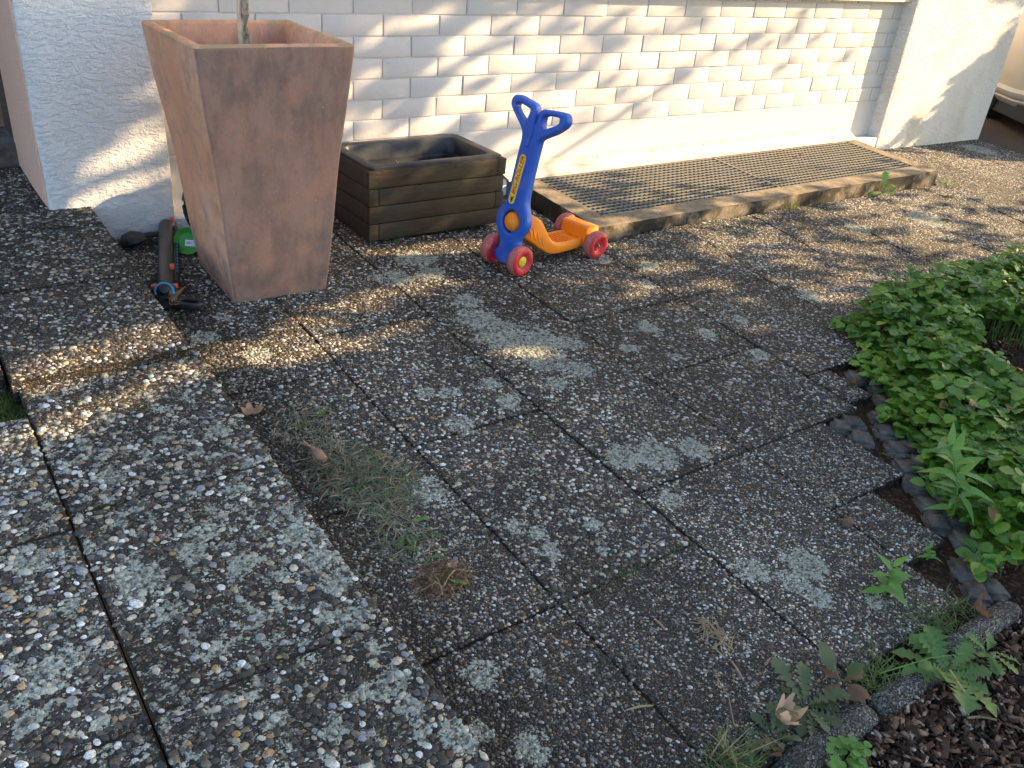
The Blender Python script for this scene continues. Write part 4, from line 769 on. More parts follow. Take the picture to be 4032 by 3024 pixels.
def plate(name,loops,half,bev,mat,origin,X,Y,Z,parent,res=3,boff=None):
    cu=bpy.data.curves.new(name,'CURVE'); cu.dimensions='2D'; cu.fill_mode='BOTH'; cu.extrude=half-bev; cu.bevel_depth=bev; cu.bevel_resolution=res; cu.offset=-bev if boff is None else boff
    for L in loops:
        sp_=cu.splines.new('POLY'); sp_.points.add(len(L)-1); sp_.use_cyclic_u=True
        for i,p in enumerate(L): sp_.points[i].co=(p[0],p[1],0,1)
    tmp=bpy.data.objects.new('tmp',cu); COL.objects.link(tmp); dg=bpy.context.evaluated_depsgraph_get(); me=bpy.data.meshes.new_from_object(tmp.evaluated_get(dg)); bpy.data.objects.remove(tmp)
    me.materials.clear(); me.transform(basis(origin,X,Y,Z)); me.name=name
    o=link(name,me,mat,None,True)
    if hasattr(me,'set_sharp_from_angle'): me.set_sharp_from_angle(angle=R(50))
    return PW(o,parent)
outer=[(-.060,.040),(-.058,.060),(-.047,.078),(-.050,.108),(-.064,.130),(-.078,.152),(-.085,.178),(-.081,.204),(-.068,.225),(-.052,.245),(-.048,.288),(-.044,.35),(-.040,.408),(-.036,.45),(-.036,.488),(-.050,.512),(-.078,.538),(-.104,.563),(-.113,.582),(-.109,.600),(-.096,.610),(-.078,.612),(-.044,.605),(-.013,.599),(.003,.590),(.011,.573),(.012,.553),(.0135,.538),(.018,.538),(.021,.553),(.024,.572),(.037,.586),(.056,.590),(.122,.594),(.140,.591),(.151,.580),(.153,.564),(.145,.548),(.113,.521),(.072,.498),(.050,.482),(.046,.456),(.043,.414),(.040,.355),(.038,.303),(.040,.265),(.048,.240),(.060,.215),(.066,.187),(.060,.159),(.045,.138),(.038,.120),(.040,.100),(.042,.060),(.030,.030),(-.010,.022),(-.045,.028)]
holeL=[(-.079,.587),(-.025,.577),(-.019,.569),(-.025,.545),(-.031,.531),(-.041,.535),(-.071,.555),(-.086,.573)]
holeR=[(.052,.567),(.110,.574),(.117,.566),(.113,.552),(.059,.524),(.047,.528),(.044,.550)]
ring=[(-.010+.041*math.cos(a),.180+.042*math.sin(a)) for a in np.linspace(0,2*math.pi,24,endpoint=False)]
colm=plate('steering_column',[smooth_loop(outer,3),smooth_loop(holeL,3),smooth_loop(holeR,3),ring],.019,.0085,M_BLUE,F0+NRM*0,AX,UPV,AX.cross(UPV),scoot)
FR=-NRM*.0192            # front surface offset (faces the camera)
Zf=AX.cross(UPV); 
if Zf.dot(NRM)>0: Zf=-Zf
def fpos(a,h,d=0): return F0+AX*a+UPV*h-NRM*(.019+d)
# raised rim round the label recess, ridge at the top, screw boss
mb=MB(); mb.tube([fpos(.004,.452,.0005),fpos(.012,.50,.001),fpos(.013,.545,.0)],[.0042,.0042,.003],8); PW(mb.build('grip_seam',M_BLUE,smooth=True),scoot)
mb=MB().lathe([(.0001,.004),(.0045,.0035),(.0075,.001),(.0078,-.003),(.0001,-.003)],16,basis(fpos(-.002,.456),AX,UPV,-NRM)); PW(mb.build('screw_boss',M_BLUE,smooth=True),scoot)
ca,sa=math.cos(R(90-7.5)),math.sin(R(90-7.5))
c0=Vector((-.0165,.248)); dirc=Vector((.118*.9,1)).normalized()
def capsule(L,r,n=10):
    o=[]
    for i in range(n+1): a=math.pi+math.pi*i/n; o.append((r*math.cos(a),r*math.sin(a)+r))
    for i in range(n+1): a=math.pi*i/n; o.append((r*math.cos(a),L-r+r*math.sin(a)))
    return o
lab0=Vector((-.024,.243)); lab1=Vector((-.004,.424)); ld=(lab1-lab0); LL=ld.length; ld.normalize()
LX=AX*ld.y-UPV*ld.x; LY=AX*ld.x+UPV*ld.y
lo=F0+AX*lab0.x+UPV*lab0.y-NRM*.0188
M_LABY=mat_simple('label_yellow',(.75,.55,.06),.45,60,.06); M_LABR=mat_simple('label_red',(.50,.03,.03),.5,60,.1); M_LABK=mat_simple('label_black',(.01,.01,.012),.5,60,.1)
# rim (moulded frame) then sticker
rim=capsule(LL+.010,.0205); rin=[(x,y) for x,y in capsule(LL,.0155)]; rin=[(x,y+.005) for x,y in rin]
plate('label_frame',[rim,rin],.0024,.0016,M_BLUE,lo-LY*.005,LX,LY,LX.cross(LY),scoot)
st=plate('sticker',[capsule(LL,.0150)],.0012,.0002,M_LABY,lo,LX,LY,LX.cross(LY),scoot,res=0)
def text_mesh(txt,size,mat,origin,X,Y,parent,name='lettering',shear=0,width=None,ext=.0003,bold=.0):
    cu=bpy.data.curves.new(name,'FONT'); cu.body=txt; cu.size=size; cu.extrude=ext; cu.shear=shear; cu.offset=bold; cu.align_x='LEFT'; cu.align_y='CENTER'
    tmp=bpy.data.objects.new('tmp',cu); COL.objects.link(tmp); dg=bpy.context.evaluated_depsgraph_get(); me=bpy.data.meshes.new_from_object(tmp.evaluated_get(dg)); bpy.data.objects.remove(tmp)
    xs=[v.co.x for v in me.vertices]; 
    if width: 
        k=width/(max(xs)-min(xs)); me.transform(Matrix.Diagonal((k,1,1,1)))
    me.materials.clear(); me.transform(basis(origin,X,Y,Vector(X).cross(Vector(Y)))); me.name=name
    o=link(name,me,mat,None); o.parent=parent
    return o
toff=-NRM*.0016
text_mesh('BIG-ROLLER',.0245,M_LABR,lo+LY*.036+toff,LY,-LX,st,shear=.15,width=LL-.044,bold=.0004)
# black horned animal-head emblem at the foot of the sticker
horn=[(-.0065,.010),(-.0035,.013),(-.009,.019),(-.0045,.0185),(-.001,.0165),(.0015,.017),(.0045,.0215),(.0095,.0235),(.0058,.0185),(.0045,.0135),(.0055,.0095),(.002,.0075),(.003,.0035),(.0,.0015),(-.003,.003),(-.0022,.0070)]
em=plate('emblem',[[(x*.95,y*1.25+.002) for x,y in horn]],.0004,.0001,M_LABK,lo+toff*1.0,LX,LY,LX.cross(LY),st,res=0)
# moulded star outline on the lower column
star=[((.013 if i%2==0 else .0055)*math.cos(R(90+36*i)),(.013 if i%2==0 else .0055)*math.sin(R(90+36*i))) for i in range(10)]
plate('moulded_star',[star,[(x*.78,y*.78) for x,y in star]],.0008,.0004,M_BLUE,fpos(.006,.098,.0),AX,UPV,AX.cross(UPV),scoot,res=0)
# steering ball
prof=[(.0001,-.030)]+[(.0365*math.sin(R(a)),-.030*math.cos(R(a))) for a in range(8,176,8)]+[(.0001,.030)]
mb=MB().lathe(prof,28,basis(F0+AX*-.010+UPV*.180,AX,UPV,AX.cross(UPV))); PW(mb.build('steering_ball',M_ORNG,smooth=True),scoot)
def wheel(center,axis,Ro,W,hub,outer_dir):
    """tyre with rounded tread; axis = world axle direction; outer_dir +1/-1 side that shows the hub"""
    a=Vector(axis).normalized()*outer_dir; x=a.cross(Vector((0,0,1))).normalized(); M=basis(center,x,a.cross(x),a)
    h=W/2; prof=[(.0001,-h*.75),(Ro*.35,-h*.75),(Ro*.5,-h*.92),(Ro*.8,-h),(Ro*.93,-h*.75),(Ro*.99,-h*.4),(Ro,0),(Ro*.99,h*.4),(Ro*.94,h*.75),(Ro*.84,h*.97),(Ro*.70,h*1.02),(Ro*.55,h*.93),(Ro*.46,h*.72),(Ro*.42,h*.60),(Ro*.40,h*.58),(.0001,h*.58)]
    w_=MB().lathe(prof,40,M).build('wheel',[M_RED,M_SCUFF],None,smooth=True); me=w_.data
    for p in me.polygons:
        c=Vector(p.center)-Vector(center); ax_=c.dot(a); rr=(c-a*ax_).length
        if rr>Ro*.955 and abs(ax_)<h*.62: p.material_index=1
    PW(w_,scoot)
    if hub=='cap':
        c=MB().lathe([(.0001,h*.86),(Ro*.15,h*.85),(Ro*.28,h*.78),(Ro*.35,h*.66),(Ro*.365,h*.5),(.0001,h*.5)],28,M).build('hub_cap',M_YEL,w_,smooth=True)
    elif hub=='bolt':
        c=MB().lathe([(Ro*.16,h*.5),(Ro*.24,h*.5),(Ro*.25,h*.72),(Ro*.30,h*.74),(Ro*.31,h*.5)],28,M).build('hub_ring',M_RED,w_,smooth=True)
        c=MB().lathe([(.0001,h*.95),(Ro*.07,h*.93),(Ro*.10,h*.85),(Ro*.105,h*.6),(Ro*.16,h*.6),(Ro*.165,h*.5),(.0001,h*.5)],16,M).build('axle_nut',M_STEEL,w_,smooth=True)
zf=gz(.26,-.79)+.056
wheel((.270,-.797,zf),AX,.0565,.042,'cap',1); wheel((.243,-.665,gz(.243,-.665)+.056),AX,.0565,.042,None,-1)
RA=Vector((.10,-.995,0)).normalized(); dirD=Vector((.99,.14,0)).normalized()
wheel((.664,-.765,gz(.664,-.765)+.0545),RA,.055,.042,'bolt',1); wheel((.668,-.570,gz(.668,-.57)+.0545),RA,.055,.042,'bolt',-1)
ax1=MB().tube([Vector((.270,-.797,zf))-AX*0.0,Vector((.243,-.665,gz(.243,-.665)+.056))],.011,12); PW(ax1.build('axle',M_BLUE,smooth=True),scoot)
ax2=MB().tube([Vector((.664,-.765,gz(.664,-.765)+.0545)),Vector((.668,-.570,gz(.668,-.57)+.0545))],.006,10); PW(ax2.build('axle',M_STEEL,smooth=True),scoot)
def deck():
    # centreline from the steering knuckle back to the rear axle
    A0=Vector((.268,-.722,0)); A1=Vector((.664,-.668,0)); d=(A1-A0).normalized(); s_=Vector((d.y,-d.x,0))
    st=[(.022,-.105,-.178,.036),(.055,-.100,-.200,.050),(.088,-.116,-.222,.053),(.115,-.142,-.243,.055),(.138,-.175,-.256,.056),(.158,-.208,-.268,.058),(.180,-.232,-.276,.060),(.210,-.243,-.279,.062),(.26,-.247,-.279,.063),(.32,-.248,-.278,.062),(.352,-.248,-.277,.056),(.395,-.247,-.275,.045),(.43,-.249,-.272,.040)]
    rings=[]
    for t,zt,zb,hw in st:
        c=A0+d*t; r=min(.008,(zt-zb)*.3); lip=.008 if t>.10 else 0
        pf=[(-hw,zb+r),(-hw,zt-r),(-hw+r*.4,zt-r*.2+lip*.6),(-hw+r,zt+lip),(-hw+.012,zt+lip),(-hw+.019,zt),(0,zt+(0.006 if t<.1 else 0)),(hw-.019,zt),(hw-.012,zt+lip),(hw-r,zt+lip),(hw-r*.4,zt-r*.2+lip*.6),(hw,zt-r),(hw,zb+r),(hw-r*.4,zb+r*.3),(hw-r,zb),(0,zb),(-hw+r,zb),(-hw+r*.4,zb+r*.3)]
        rings.append([c+s_*a+Vector((0,0,z)) for a,z in pf])
    PW(MB().loft(rings).build('deck',M_ORNG,smooth=True),scoot)
    # ribbed tread, side flutes and the raised block between the rear wheels
    tr=MB()
    for i in range(9):
        t=.185+i*.0155; c=A0+d*t; z=-.2445+(.0 if i>1 else .006*(2-i)); L=.040 if i<6 else .043
        tr.tube([c-s_*L+Vector((0,0,z)),c+s_*L+Vector((0,0,z))],.0042,8)
    PW(tr.build('tread_ribs',M_ORNG,smooth=True),scoot)
    fl=MB()
    for k in range(4):
        t=.045+k*.024; c=A0+d*t+s_*(.0515+k*.0012); fl.tube([c+Vector((0,0,-.135-k*.020)),c+d*.010+Vector((0,0,-.165-k*.020)),c+d*.022+Vector((0,0,-.195-k*.018))],[.001,.0035,.0015],6)
    PW(fl.build('side_flutes',M_ORNG,smooth=True),scoot)
    bl=MB(); M=basis(A0+d*.372,d,s_*-1,Vector((0,0,1)))
    hw=.066; sec=[(-.022,-.250),(-.012,-.203),(-.004,-.196),(.048,-.200),(.056,-.206),(.060,-.252),(.058,-.268),(-.018,-.268)]
    bl.loft([[M@Vector((x,y,z)) for x,z in sec] for y in (-hw,-hw+.004,hw-.004,hw)])
    PW(bl.build('rear_block',M_ORNG,smooth=True,bevel=.003,seg=2),scoot)
    dk=MB().lathe([(.0001,-.004),(.052,-.004),(.054,0),(.052,.004),(.0001,.004)],28,basis(F0+AX*-.010+UPV*.180+NRM*.0205,AX,UPV,AX.cross(UPV))); PW(dk.build('socket_plate',M_BLUE,smooth=True),scoot)
    kn=MB().tube([F0+UPV*.115+NRM*.012,F0+UPV*.245+NRM*.012],.020,14); PW(kn.build('steering_knuckle',M_BLUE,smooth=True),scoot)
deck()
# ---------------------------------------------------------------- lawn sprinkler, lying behind the steps
M_DKGREY=mat_simple('dark_grey_plastic',(.060,.054,.052),.45,30,.15,.0004); M_BLK=mat_simple('black_rubber',(.010,.011,.014),.5,30,.3,.0004)
M_CLIP=mat_simple('orange_clip',(.75,.085,.03),.4,30,.1); M_CYAN=mat_simple('cyan_plastic',(.02,.24,.42),.4,30,.1)
spr=empty('lawn_sprinkler',(-.86,-.35,-.28),'dark grey oscillating lawn sprinkler with orange clips beside the steps','sprinkler')
def sprinkler():
    a=Vector((-.768,-.075,gz(-.768,-.075)+.031)); b=Vector((-.918,-.560,gz(-.918,-.560)+.034)); d=(b-a).normalized(); sd_=d.cross(Vector((0,0,1))).normalized()*-1
    up=Vector((0,0,1))
    ring=lambda c,r,rz: [c+(sd_*math.cos(2*math.pi*k/16)*r)+(up*math.sin(2*math.pi*k/16)*rz) for k in range(16)]
    L=(b-a).length
    mb=MB().loft([ring(a-d*.006,.014,.016),ring(a,.022,.023),ring(a+d*.01,.0245,.025),ring(a+d*(L-.01),.0245,.025),ring(b,.022,.023)]); PW(mb.build('tube',M_DKGREY,smooth=True),spr)
    right=sd_ if sd_.x>0 else -sd_
    mb=MB().loft([ring(a+right*.030-up*.01+d*.02,.012,.014),ring(a+right*.030-up*.01+d*(L-.04),.012,.014)]); nb=PW(mb.build('nozzle_bar',M_BLK,smooth=True),spr)
    for k in range(15):
        c=a+right*.036+up*.003+d*(.05+k*.0245); m=MB().lathe([(.0001,.004),(.0028,.003),(.003,-.002),(.0001,-.002)],8,Matrix.Translation(c)).build('nozzle',M_CYAN,None,smooth=True); m.parent=nb
    for t,s_ in ((.012,.022),(L-.10,.022)):
        c=a+d*t+right*s_+up*.026; M=basis(c,d,right,up); m=MB(); m.box(-.011,.011,-.007,.007,-.006,.006,M); PW(m.build('clip',M_CLIP,bevel=.003,smooth=True),spr)
    for s_ in (-.031,.031):
        c=b+d*.012+right*s_+up*.012; M=basis(c,d,right,up); m=MB(); m.box(-.008,.008,-.008,.008,-.006,.006,M); PW(m.build('clip',M_CLIP,bevel=.003,smooth=True),spr)
    # head with the blue regulating ring and the hose connector
    e=b+d*.050-up*.004; mb=MB(); mb.loft([ring(b+d*.004,.027,.026),ring(b+d*.02,.036,.028),ring(b+d*.05,.042,.034),ring(b+d*.085,.036,.028),ring(b+d*.10,.020,.016)]); PW(mb.build('head',M_BLK,smooth=True),spr)
    q_=(d*.55+up*.55).normalized(); x=q_.cross(up).normalized(); M=basis(e+d*.02+up*.026,x,q_.cross(x),q_)
    PW(MB().lathe([(.024,0),(.0285,.0),(.0295,.006),(.027,.010),(.023,.009)],28,M).build('regulator_ring',M_CYAN,smooth=True),spr)
    PW(MB().lathe([(.0235,-.004),(.022,.012),(.016,.016),(.015,.030),(.011,.032),(.0001,.032)],24,M).build('hose_connector',M_BLK,smooth=True),spr)
    # feet: a looped foot towards the camera and a wing foot towards the steps
    def loopfoot(p0,p1,w):
        dd=(p1-p0).normalized(); ss_=dd.cross(up).normalized(); pts=[]
        L_=(p1-p0).length
        ol=[(0,-w*.9),(L_*.35,-w),(L_*.8,-w*.8),(L_,-w*.35),(L_,w*.35),(L_*.8,w*.8),(L_*.35,w),(0,w*.9)]
        hl=[(L_*.42,-w*.32),(L_*.78,-w*.36),(L_*.88,0),(L_*.78,w*.36),(L_*.42,w*.32)]
        return plate('foot',[smooth_loop(ol,3),smooth_loop(hl,3)],.011,.006,M_BLK,p0,dd,ss_,dd.cross(ss_),spr)
    f0=b+d*.05; f1=Vector((-.845,-.675,gz(-.845,-.675)+.018)); f0.z-=.015; loopfoot(f0,f1,.030)
    g0=a+d*.06; g0.z-=.008; g1=Vector((-.925,-.155,gz(-.92,-.15)+.022)); mb=MB(); dd=(g1-g0); rings=[]
    for t,w_,h_ in ((0,.030,.012),(.3,.016,.008),(.55,.014,.008),(.62,.040,.012),(.8,.046,.022),(1.0,.040,.020),(1.12,.018,.010)):
        c=g0+dd*t+up*(.010*math.sin(t*3)); s_=dd.normalized().cross(up).normalized(); rings.append([c+s_*math.cos(2*math.pi*k/12)*w_+up*math.sin(2*math.pi*k/12)*h_ for k in range(12)])
    PW(mb.loft(rings).build('foot',M_BLK,smooth=True),spr)
sprinkler()
# green plastic tub lying on its side
M_GRN=mat_simple('green_plastic',(.030,.26,.020),.38,14,.10,.0003)
tub=empty('green_tub',(-.72,-.20,-.24),'green plastic tub lying on its side with white price sticker inside','tub')
ta=Vector((-.50,-.74,.45)).normalized(); tc=Vector((-.752,-.262,gz(-.752,-.262)+.046)); tx=ta.cross(Vector((0,0,1))).normalized(); TM=basis(tc,tx,ta.cross(tx),ta)
TM=TM@Matrix.Scale(.80,4)
PW(MB().lathe([(.0001,-.012),(.036,-.012),(.040,-.010),(.054,.000),(.0575,.002),(.0590,.0),(.0590,-.006),(.056,-.010),(.050,-.05),(.046,-.105),(.0001,-.107)],40,TM).build('tub_body',M_GRN,smooth=True),tub)
m=MB(); m.box(-.010,.016,.048,.070,-.004,.000,TM@Matrix.Rotation(R(160),4,'Z')); PW(m.build('handle_tab',M_GRN,bevel=.002,smooth=True),tub)
e2=ta; upl=(Vector((0,0,1))-ta*ta.z).normalized(); rx=upl.cross(ta).normalized(); SM=basis(tc+ta*-.0085+rx*.010-upl*.006,rx,upl,ta)@Matrix.Scale(.8,4)
m=MB(); m.box(-.026,.026,-.0135,.0135,-.0005,.0008,SM); q=NM('white_sticker'); q.set((.72,.73,.78),.5); stk=PW(m.build('sticker',q.m),tub)
M_INK=mat_simple('sticker_ink',(.22,.10,.14),.6,90,.3); M_INK2=mat_simple('sticker_blue_ink',(.25,.28,.45),.6,90,.3)
m=MB()
for i in range(11):
    w_=.0006+.0006*((i*7)%3)/2; m.box(-.020+i*.0019,-.020+i*.0019+w_,-.004,.006,.0008,.0011,SM)
pk=m.build('barcode',M_INK,None); pk.parent=stk
m=MB()
for i in range(5): m.box(.006,.006+.012-(i%3)*.003,-.009+i*.0042,-.0076+i*.0042,.0008,.0011,SM)
pk=m.build('print_lines',M_INK2,None); pk.parent=stk
# dark green garden hose coil leaning behind the planter
M_HOSE=mat_simple('dark_green_hose',(.010,.035,.028),.4,30,.2,.0005)
pts=[]
for i in range(120):
    a=i/119*2*math.pi*3; r=.115+.010*math.sin(a*.37); pts.append((-.600+.0+r*math.cos(a),-.175+.012*(i/119-.5)*3+.015*math.sin(a*.5),-.125+r*math.sin(a)*1.12))
hs=MB().tube(pts,.0095,8).build('garden_hose',M_HOSE,smooth=True); tag(hs,'coiled dark green garden hose behind the terracotta planter','hose')
# ---------------------------------------------------------------- parked car at the far right (only its sill shows)
M_CAR=mat_simple('champagne_car_paint',(.50,.46,.40),.45,6,.03,0,0,.4); M_TYRE=mat_simple('tyre_rubber',(.015,.015,.015),.8,30,.2,.001); M_GLASS=mat_simple('car_glass',(.02,.025,.03),.08,6,.1); M_TRIM=mat_simple('black_trim',(.02,.02,.02),.5,20,.2)
def car():
    P0=Vector((5.62,.31,0)); d=Vector((-.62,-.785,0)).normalized(); n=Vector((-d.y,d.x,0)); 
    if n.x<0: n=-n            # n points away from the camera side
    gzc=-.345; M=basis(P0+Vector((0,0,gzc)),d,n,Vector((0,0,1))); c=empty('parked_car',tuple(P0+Vector((0,0,gzc))),'beige silver parked car beyond the right pier, mostly out of view','car')
    def sec(x,wy,hood):
        # cross-section over the width: lower sill tucked in, bulge, shoulder, glasshouse
        zs=[(.06,.20),(.015,.24),(.0,.34),(.0,.36),(-.028,.40),(-.035,.55),(-.02,.75),(.03,.92)]
        L=[(wy*0+a,z) for a,z in zs]; top=[(.22,hood-.03),(.30,hood)] if hood>1.0 else [(.10,hood)]
        L+=top; Wd=1.75; Rr=[(Wd-a,z) for a,z in L[::-1]]
        return L+Rr
    rings=[]
    for x,h,sh in ((-3.55,.93,.25),(-3.45,.98,.08),(-2.75,1.02,0),(-2.45,1.38,0),(-1.75,1.45,0),(-1.05,1.42,0),(-.55,1.03,0),(.35,.95,.0),(.66,.80,.25)):
        s_=sec(x,0,max(h,.97) if h<1.0 else h); k=[]
        hood=h
        L=[(.075+sh,.19),(.03+sh,.225),(.012+sh,.25),(.018+sh,.262),(.0+sh,.275),(-.010+sh,.31),(.012+sh,.335),(.0+sh,.40),(-.02+sh,.60),(-.01+sh,.78),(.05+sh,.90),(.24+sh*.8,hood-.02 if hood>1.2 else .94*min(1,hood)),(.34+sh*.8,hood)]
        ring_=[(x,a,z) for a,z in L]+[(x,1.75-a,z) for a,z in L[::-1]]
        rings.append([M@Vector(p) for p in ring_])
    PW(MB().loft(rings).build('body',M_CAR,smooth=True),c)
    for x in (-2.9,-.22):
        for y in (.11,1.64):
            Mw=M@Matrix.Translation((x,y,.31))@Matrix.Rotation(R(90),4,'X')
            w_=PW(MB().lathe([(.0001,-.09),(.20,-.09),(.28,-.10),(.31,-.07),(.31,.07),(.28,.10),(.20,.09),(.0001,.09)],32,Mw).build('wheel',M_TYRE,smooth=True),c)
            r_=MB().lathe([(.0001,-.105),(.19,-.10),(.195,-.08),(.0001,-.08)],24,Mw).build('rim',M_STEEL,None,smooth=True); r_.parent=w_
    for x0,x1 in ((-2.3,-1.6),(-1.53,-.85)):
        g=MB(); g.add([M@Vector(p) for p in ((x0,.10,.95),(x1,.10,.95),(x1-.05,.255,1.32),(x0+.05,.255,1.32),(x0,.13,.95),(x1,.13,.95),(x1-.05,.285,1.32),(x0+.05,.285,1.32))],[(0,1,2,3),(7,6,5,4),(0,4,5,1),(1,5,6,2),(2,6,7,3),(3,7,4,0)]); PW(g.build('window',M_GLASS),c)
    u=MB(); u.box(-3.4,.6,.05,1.7,.13,.235,M); PW(u.build('underbody',M_TRIM),c)
car()
# ---------------------------------------------------------------- setts and edging stones
def rock(name,cx,cy,sx,sy,h,rot,mat,z=None,seed=0,rough=.003):
    bm=bmesh.new(); bmesh.ops.create_cube(bm,size=1); bmesh.ops.bevel(bm,geom=bm.edges[:],offset=.16,segments=2,affect='EDGES'); bmesh.ops.subdivide_edges(bm,edges=bm.edges[:],cuts=1,use_grid_fill=True)
    z=gz(cx,cy)-.012 if z is None else z
    for v in bm.verts:
        p=v.co; q_=Vector((p.x*sx,p.y*sy,p.z*h)); n=float(noise3(p.x*3+seed,p.y*3,p.z*3,5))-.5
        v.co=q_+p.normalized()*n*rough*2
    me=bpy.data.meshes.new(name); bm.to_mesh(me); bm.free()
    return link(name,me,mat,None,True,loc=(cx,cy,z),rot=(random.uniform(-.06,.06),random.uniform(-.06,.06),rot))
setts=[(.905,-1.80,'topmost'),(.985,-1.835,''),(.93,-1.885,''),(.84,-1.965,''),(.895,-1.965,''),(.80,-2.045,''),(.73,-2.055,''),(.77,-2.13,''),(.69,-2.145,''),(.62,-2.215,''),(.605,-2.29,''),(.545,-2.345,''),(.50,-2.30,''),(.44,-2.515,''),(.38,-2.49,''),(.35,-2.57,''),(.29,-2.53,'')]
setts=[]; ca_,sa_=math.cos(R(51)),math.sin(R(51))
for i in range(-2,16):
    for j in range(-4,4):
        px=.30+i*.083*ca_-(j*.074)*sa_+random.uniform(-.006,.006); py=-2.60+i*.083*sa_+(j*.074)*ca_+random.uniform(-.006,.006)+(.037 if j%2 else 0)
        b_=bed_s(px,py)
        if not(-.30<b_<.035) or py<-2.62 or py>-1.74: continue
        if any(x0-.026<px<x1+.026 and y0-.026<py<y1+.026 for x0,x1,y0,y1,_ in S): continue
        setts.append((px,py,''))
for i,(x,y,_) in enumerate(setts):
    o=rock('stone_sett',x,y,random.uniform(.074,.086),random.uniform(.064,.074),.06,R(51+random.uniform(-9,9)),M_STONE,seed=i*3.1,z=gz(x,y)-.030+random.uniform(-.003,.004))
    tag(o,'dark stone sett wedged between the patio slabs and the green ground cover','sett','stone setts between patio and bed')
es=[(-.93,-.515,'edging stone nearest the grass tuft at the bottom of the picture'),(-.505,-.235,'edging stone between the pink dry leaf and the brown docks'),(-.225,.045,'middle edging stone beside the broad dandelion rosette'),(.055,.335,'farthest edging stone against the green ground cover')]
for i,(xa,xb,lab) in enumerate(es):
    mb=MB(); rings=[]; n=14
    for k in range(n+1):
        x=xa+(xb-xa)*k/n; e=.012 if k in(0,n) else 0; yc=-2.672+.004*math.sin(i*2.2)+.01*(i-1.5)*0; zt=gz(x,yc)+.020+.004*(i%2)-e*.5; r=[]
        for a in np.linspace(-10,190,13):
            nn=(noise3(x*50,a*.05,i,2)-.5)*.006; r.append((x+(noise3(a*.05,i,k,2)-.5)*.002,yc+(.031-e*.4+nn)*math.cos(R(a)),zt-.036+(.031-e*.6+nn)*math.sin(R(a))))
        r=[(r[0][0],r[0][1],zt-.16)]+r+[(r[-1][0],r[-1][1],zt-.16)]; rings.append(r)
    tag(mb.loft(rings).build('edging_stone',M_EDGE,smooth=True,recalc=True),lab,'edging stone','rounded concrete edging stones')
# ---------------------------------------------------------------- small plants
def plant(name,loc,label,cat,parts,group=None):
    """parts: (part name, MB in world coordinates, material)"""
    t=empty(name,loc,label,cat,group)
    for n,mb,m in parts: PW(mb.build(n,m,None,recalc=False,smooth=True),t)
    return t
def grass_tuft(x,y,z,n,h,spread,mb=None,lean=(0,0),w=.0016,el=(25,85)):
    mb=mb or MB()
    for i in range(n):
        a=random.random()*6.28; r=spread*random.random()**.7; b=Vector((x+r*math.cos(a),y+r*math.sin(a),z)); d=rdir(*el)+Vector((lean[0],lean[1],0)); d.normalize()
        L=h*random.uniform(.5,1.15); s_=d.cross(Vector((0,0,1))).normalized()*w*random.uniform(.7,1.3); n0=len(mb.v); dr=random.uniform(.2,.9)
        for t in (0,.35,.7,1):
            c=b+d*L*t-Vector((0,0,1))*dr*L*t*t*.6; c.z=max(c.z,z+.001+.002*random.random()); k=s_*(1-t*.95); mb.v+= [tuple(c+k),tuple(c-k)]
        for j in range(3): a_=n0+j*2; mb.f.append((a_,a_+1,a_+3,a_+2))
    return mb
def rosette(x,y,z,n,L,kind='dand',el=(5,40),wd=1.,mb=None,az=None,curl=(.1,.5)):
    mb=mb or MB()
    for i in range(n):
        a=(i/n*6.28+random.uniform(-.3,.3)) if az is None else R(random.uniform(*az))
        add_leaf(mb,kind,(x+.004*math.cos(a),y+.004*math.sin(a),z+.004),rdir(*el,az=a),L*random.uniform(.7,1.15),wd*random.uniform(.85,1.15),random.uniform(*curl),random.uniform(.0,.35),twist=random.uniform(-.4,.4),wave=.3)
    return mb
def upright(x,y,z,h,n,L,lean,kind='lance',wd=1.,el=(0,35),rad=.0025,shape=None):
    st=MB(); lf=MB(); pts=[Vector((x+lean[0]*t*t*h,y+lean[1]*t*t*h,z+h*t)) for t in np.linspace(0,1,8)]; st.tube(pts,[rad*(1-.07*i) for i in range(8)],6)
    for i in range(n):
        t=.12+.88*(i/(n-1)); k=min(6,int(t*7)); f=t*7-k; b=pts[k].lerp(pts[min(7,k+1)],f); a=i*2.4+random.uniform(-.3,.3); e=(el[0]+30*t**3,el[1]+45*t**3)
        sz=(shape(t) if shape else (1-.35*t))
        add_leaf(lf,kind,b,rdir(*e,az=a),L*sz*random.uniform(.85,1.1),wd,random.uniform(.15,.55),random.uniform(.05,.3),twist=random.uniform(-.3,.3))
    return st,lf
g=lambda x,y: gz(x,y)
s_,l_=upright(.50,-2.415,gz(.5,-2.41)+.0,.215,26,.078,(-.25,.25),wd=.95,shape=lambda t:.75+.35*math.sin(t*2.6)); plant('tall_weed',(.50,-2.415,-.41),'tall pale green weed with narrow pointed leaves rising above the ground cover','weed',[('stem',s_,M_LANCE),('leaves',l_,M_LANCE)])
s_,l_=upright(.072,-2.495,gz(.07,-2.49),.075,14,.070,(.1,.1),wd=1.25,el=(0,30)); plant('young_weed',(.072,-2.495,-.415),'bright green young weed with pointed leaves beside the small seedling','weed',[('stem',s_,M_LANCE),('leaves',l_,M_LANCE)])
s_,l_=upright(.285,-2.475,gz(.285,-2.47),.03,9,.034,(0,.1),wd=1.2,el=(5,40)); plant('seedling',(.285,-2.475,-.415),'small green seedling at the joint beside the lowest sett','weed',[('stem',s_,M_LANCE),('leaves',l_,M_LANCE)])
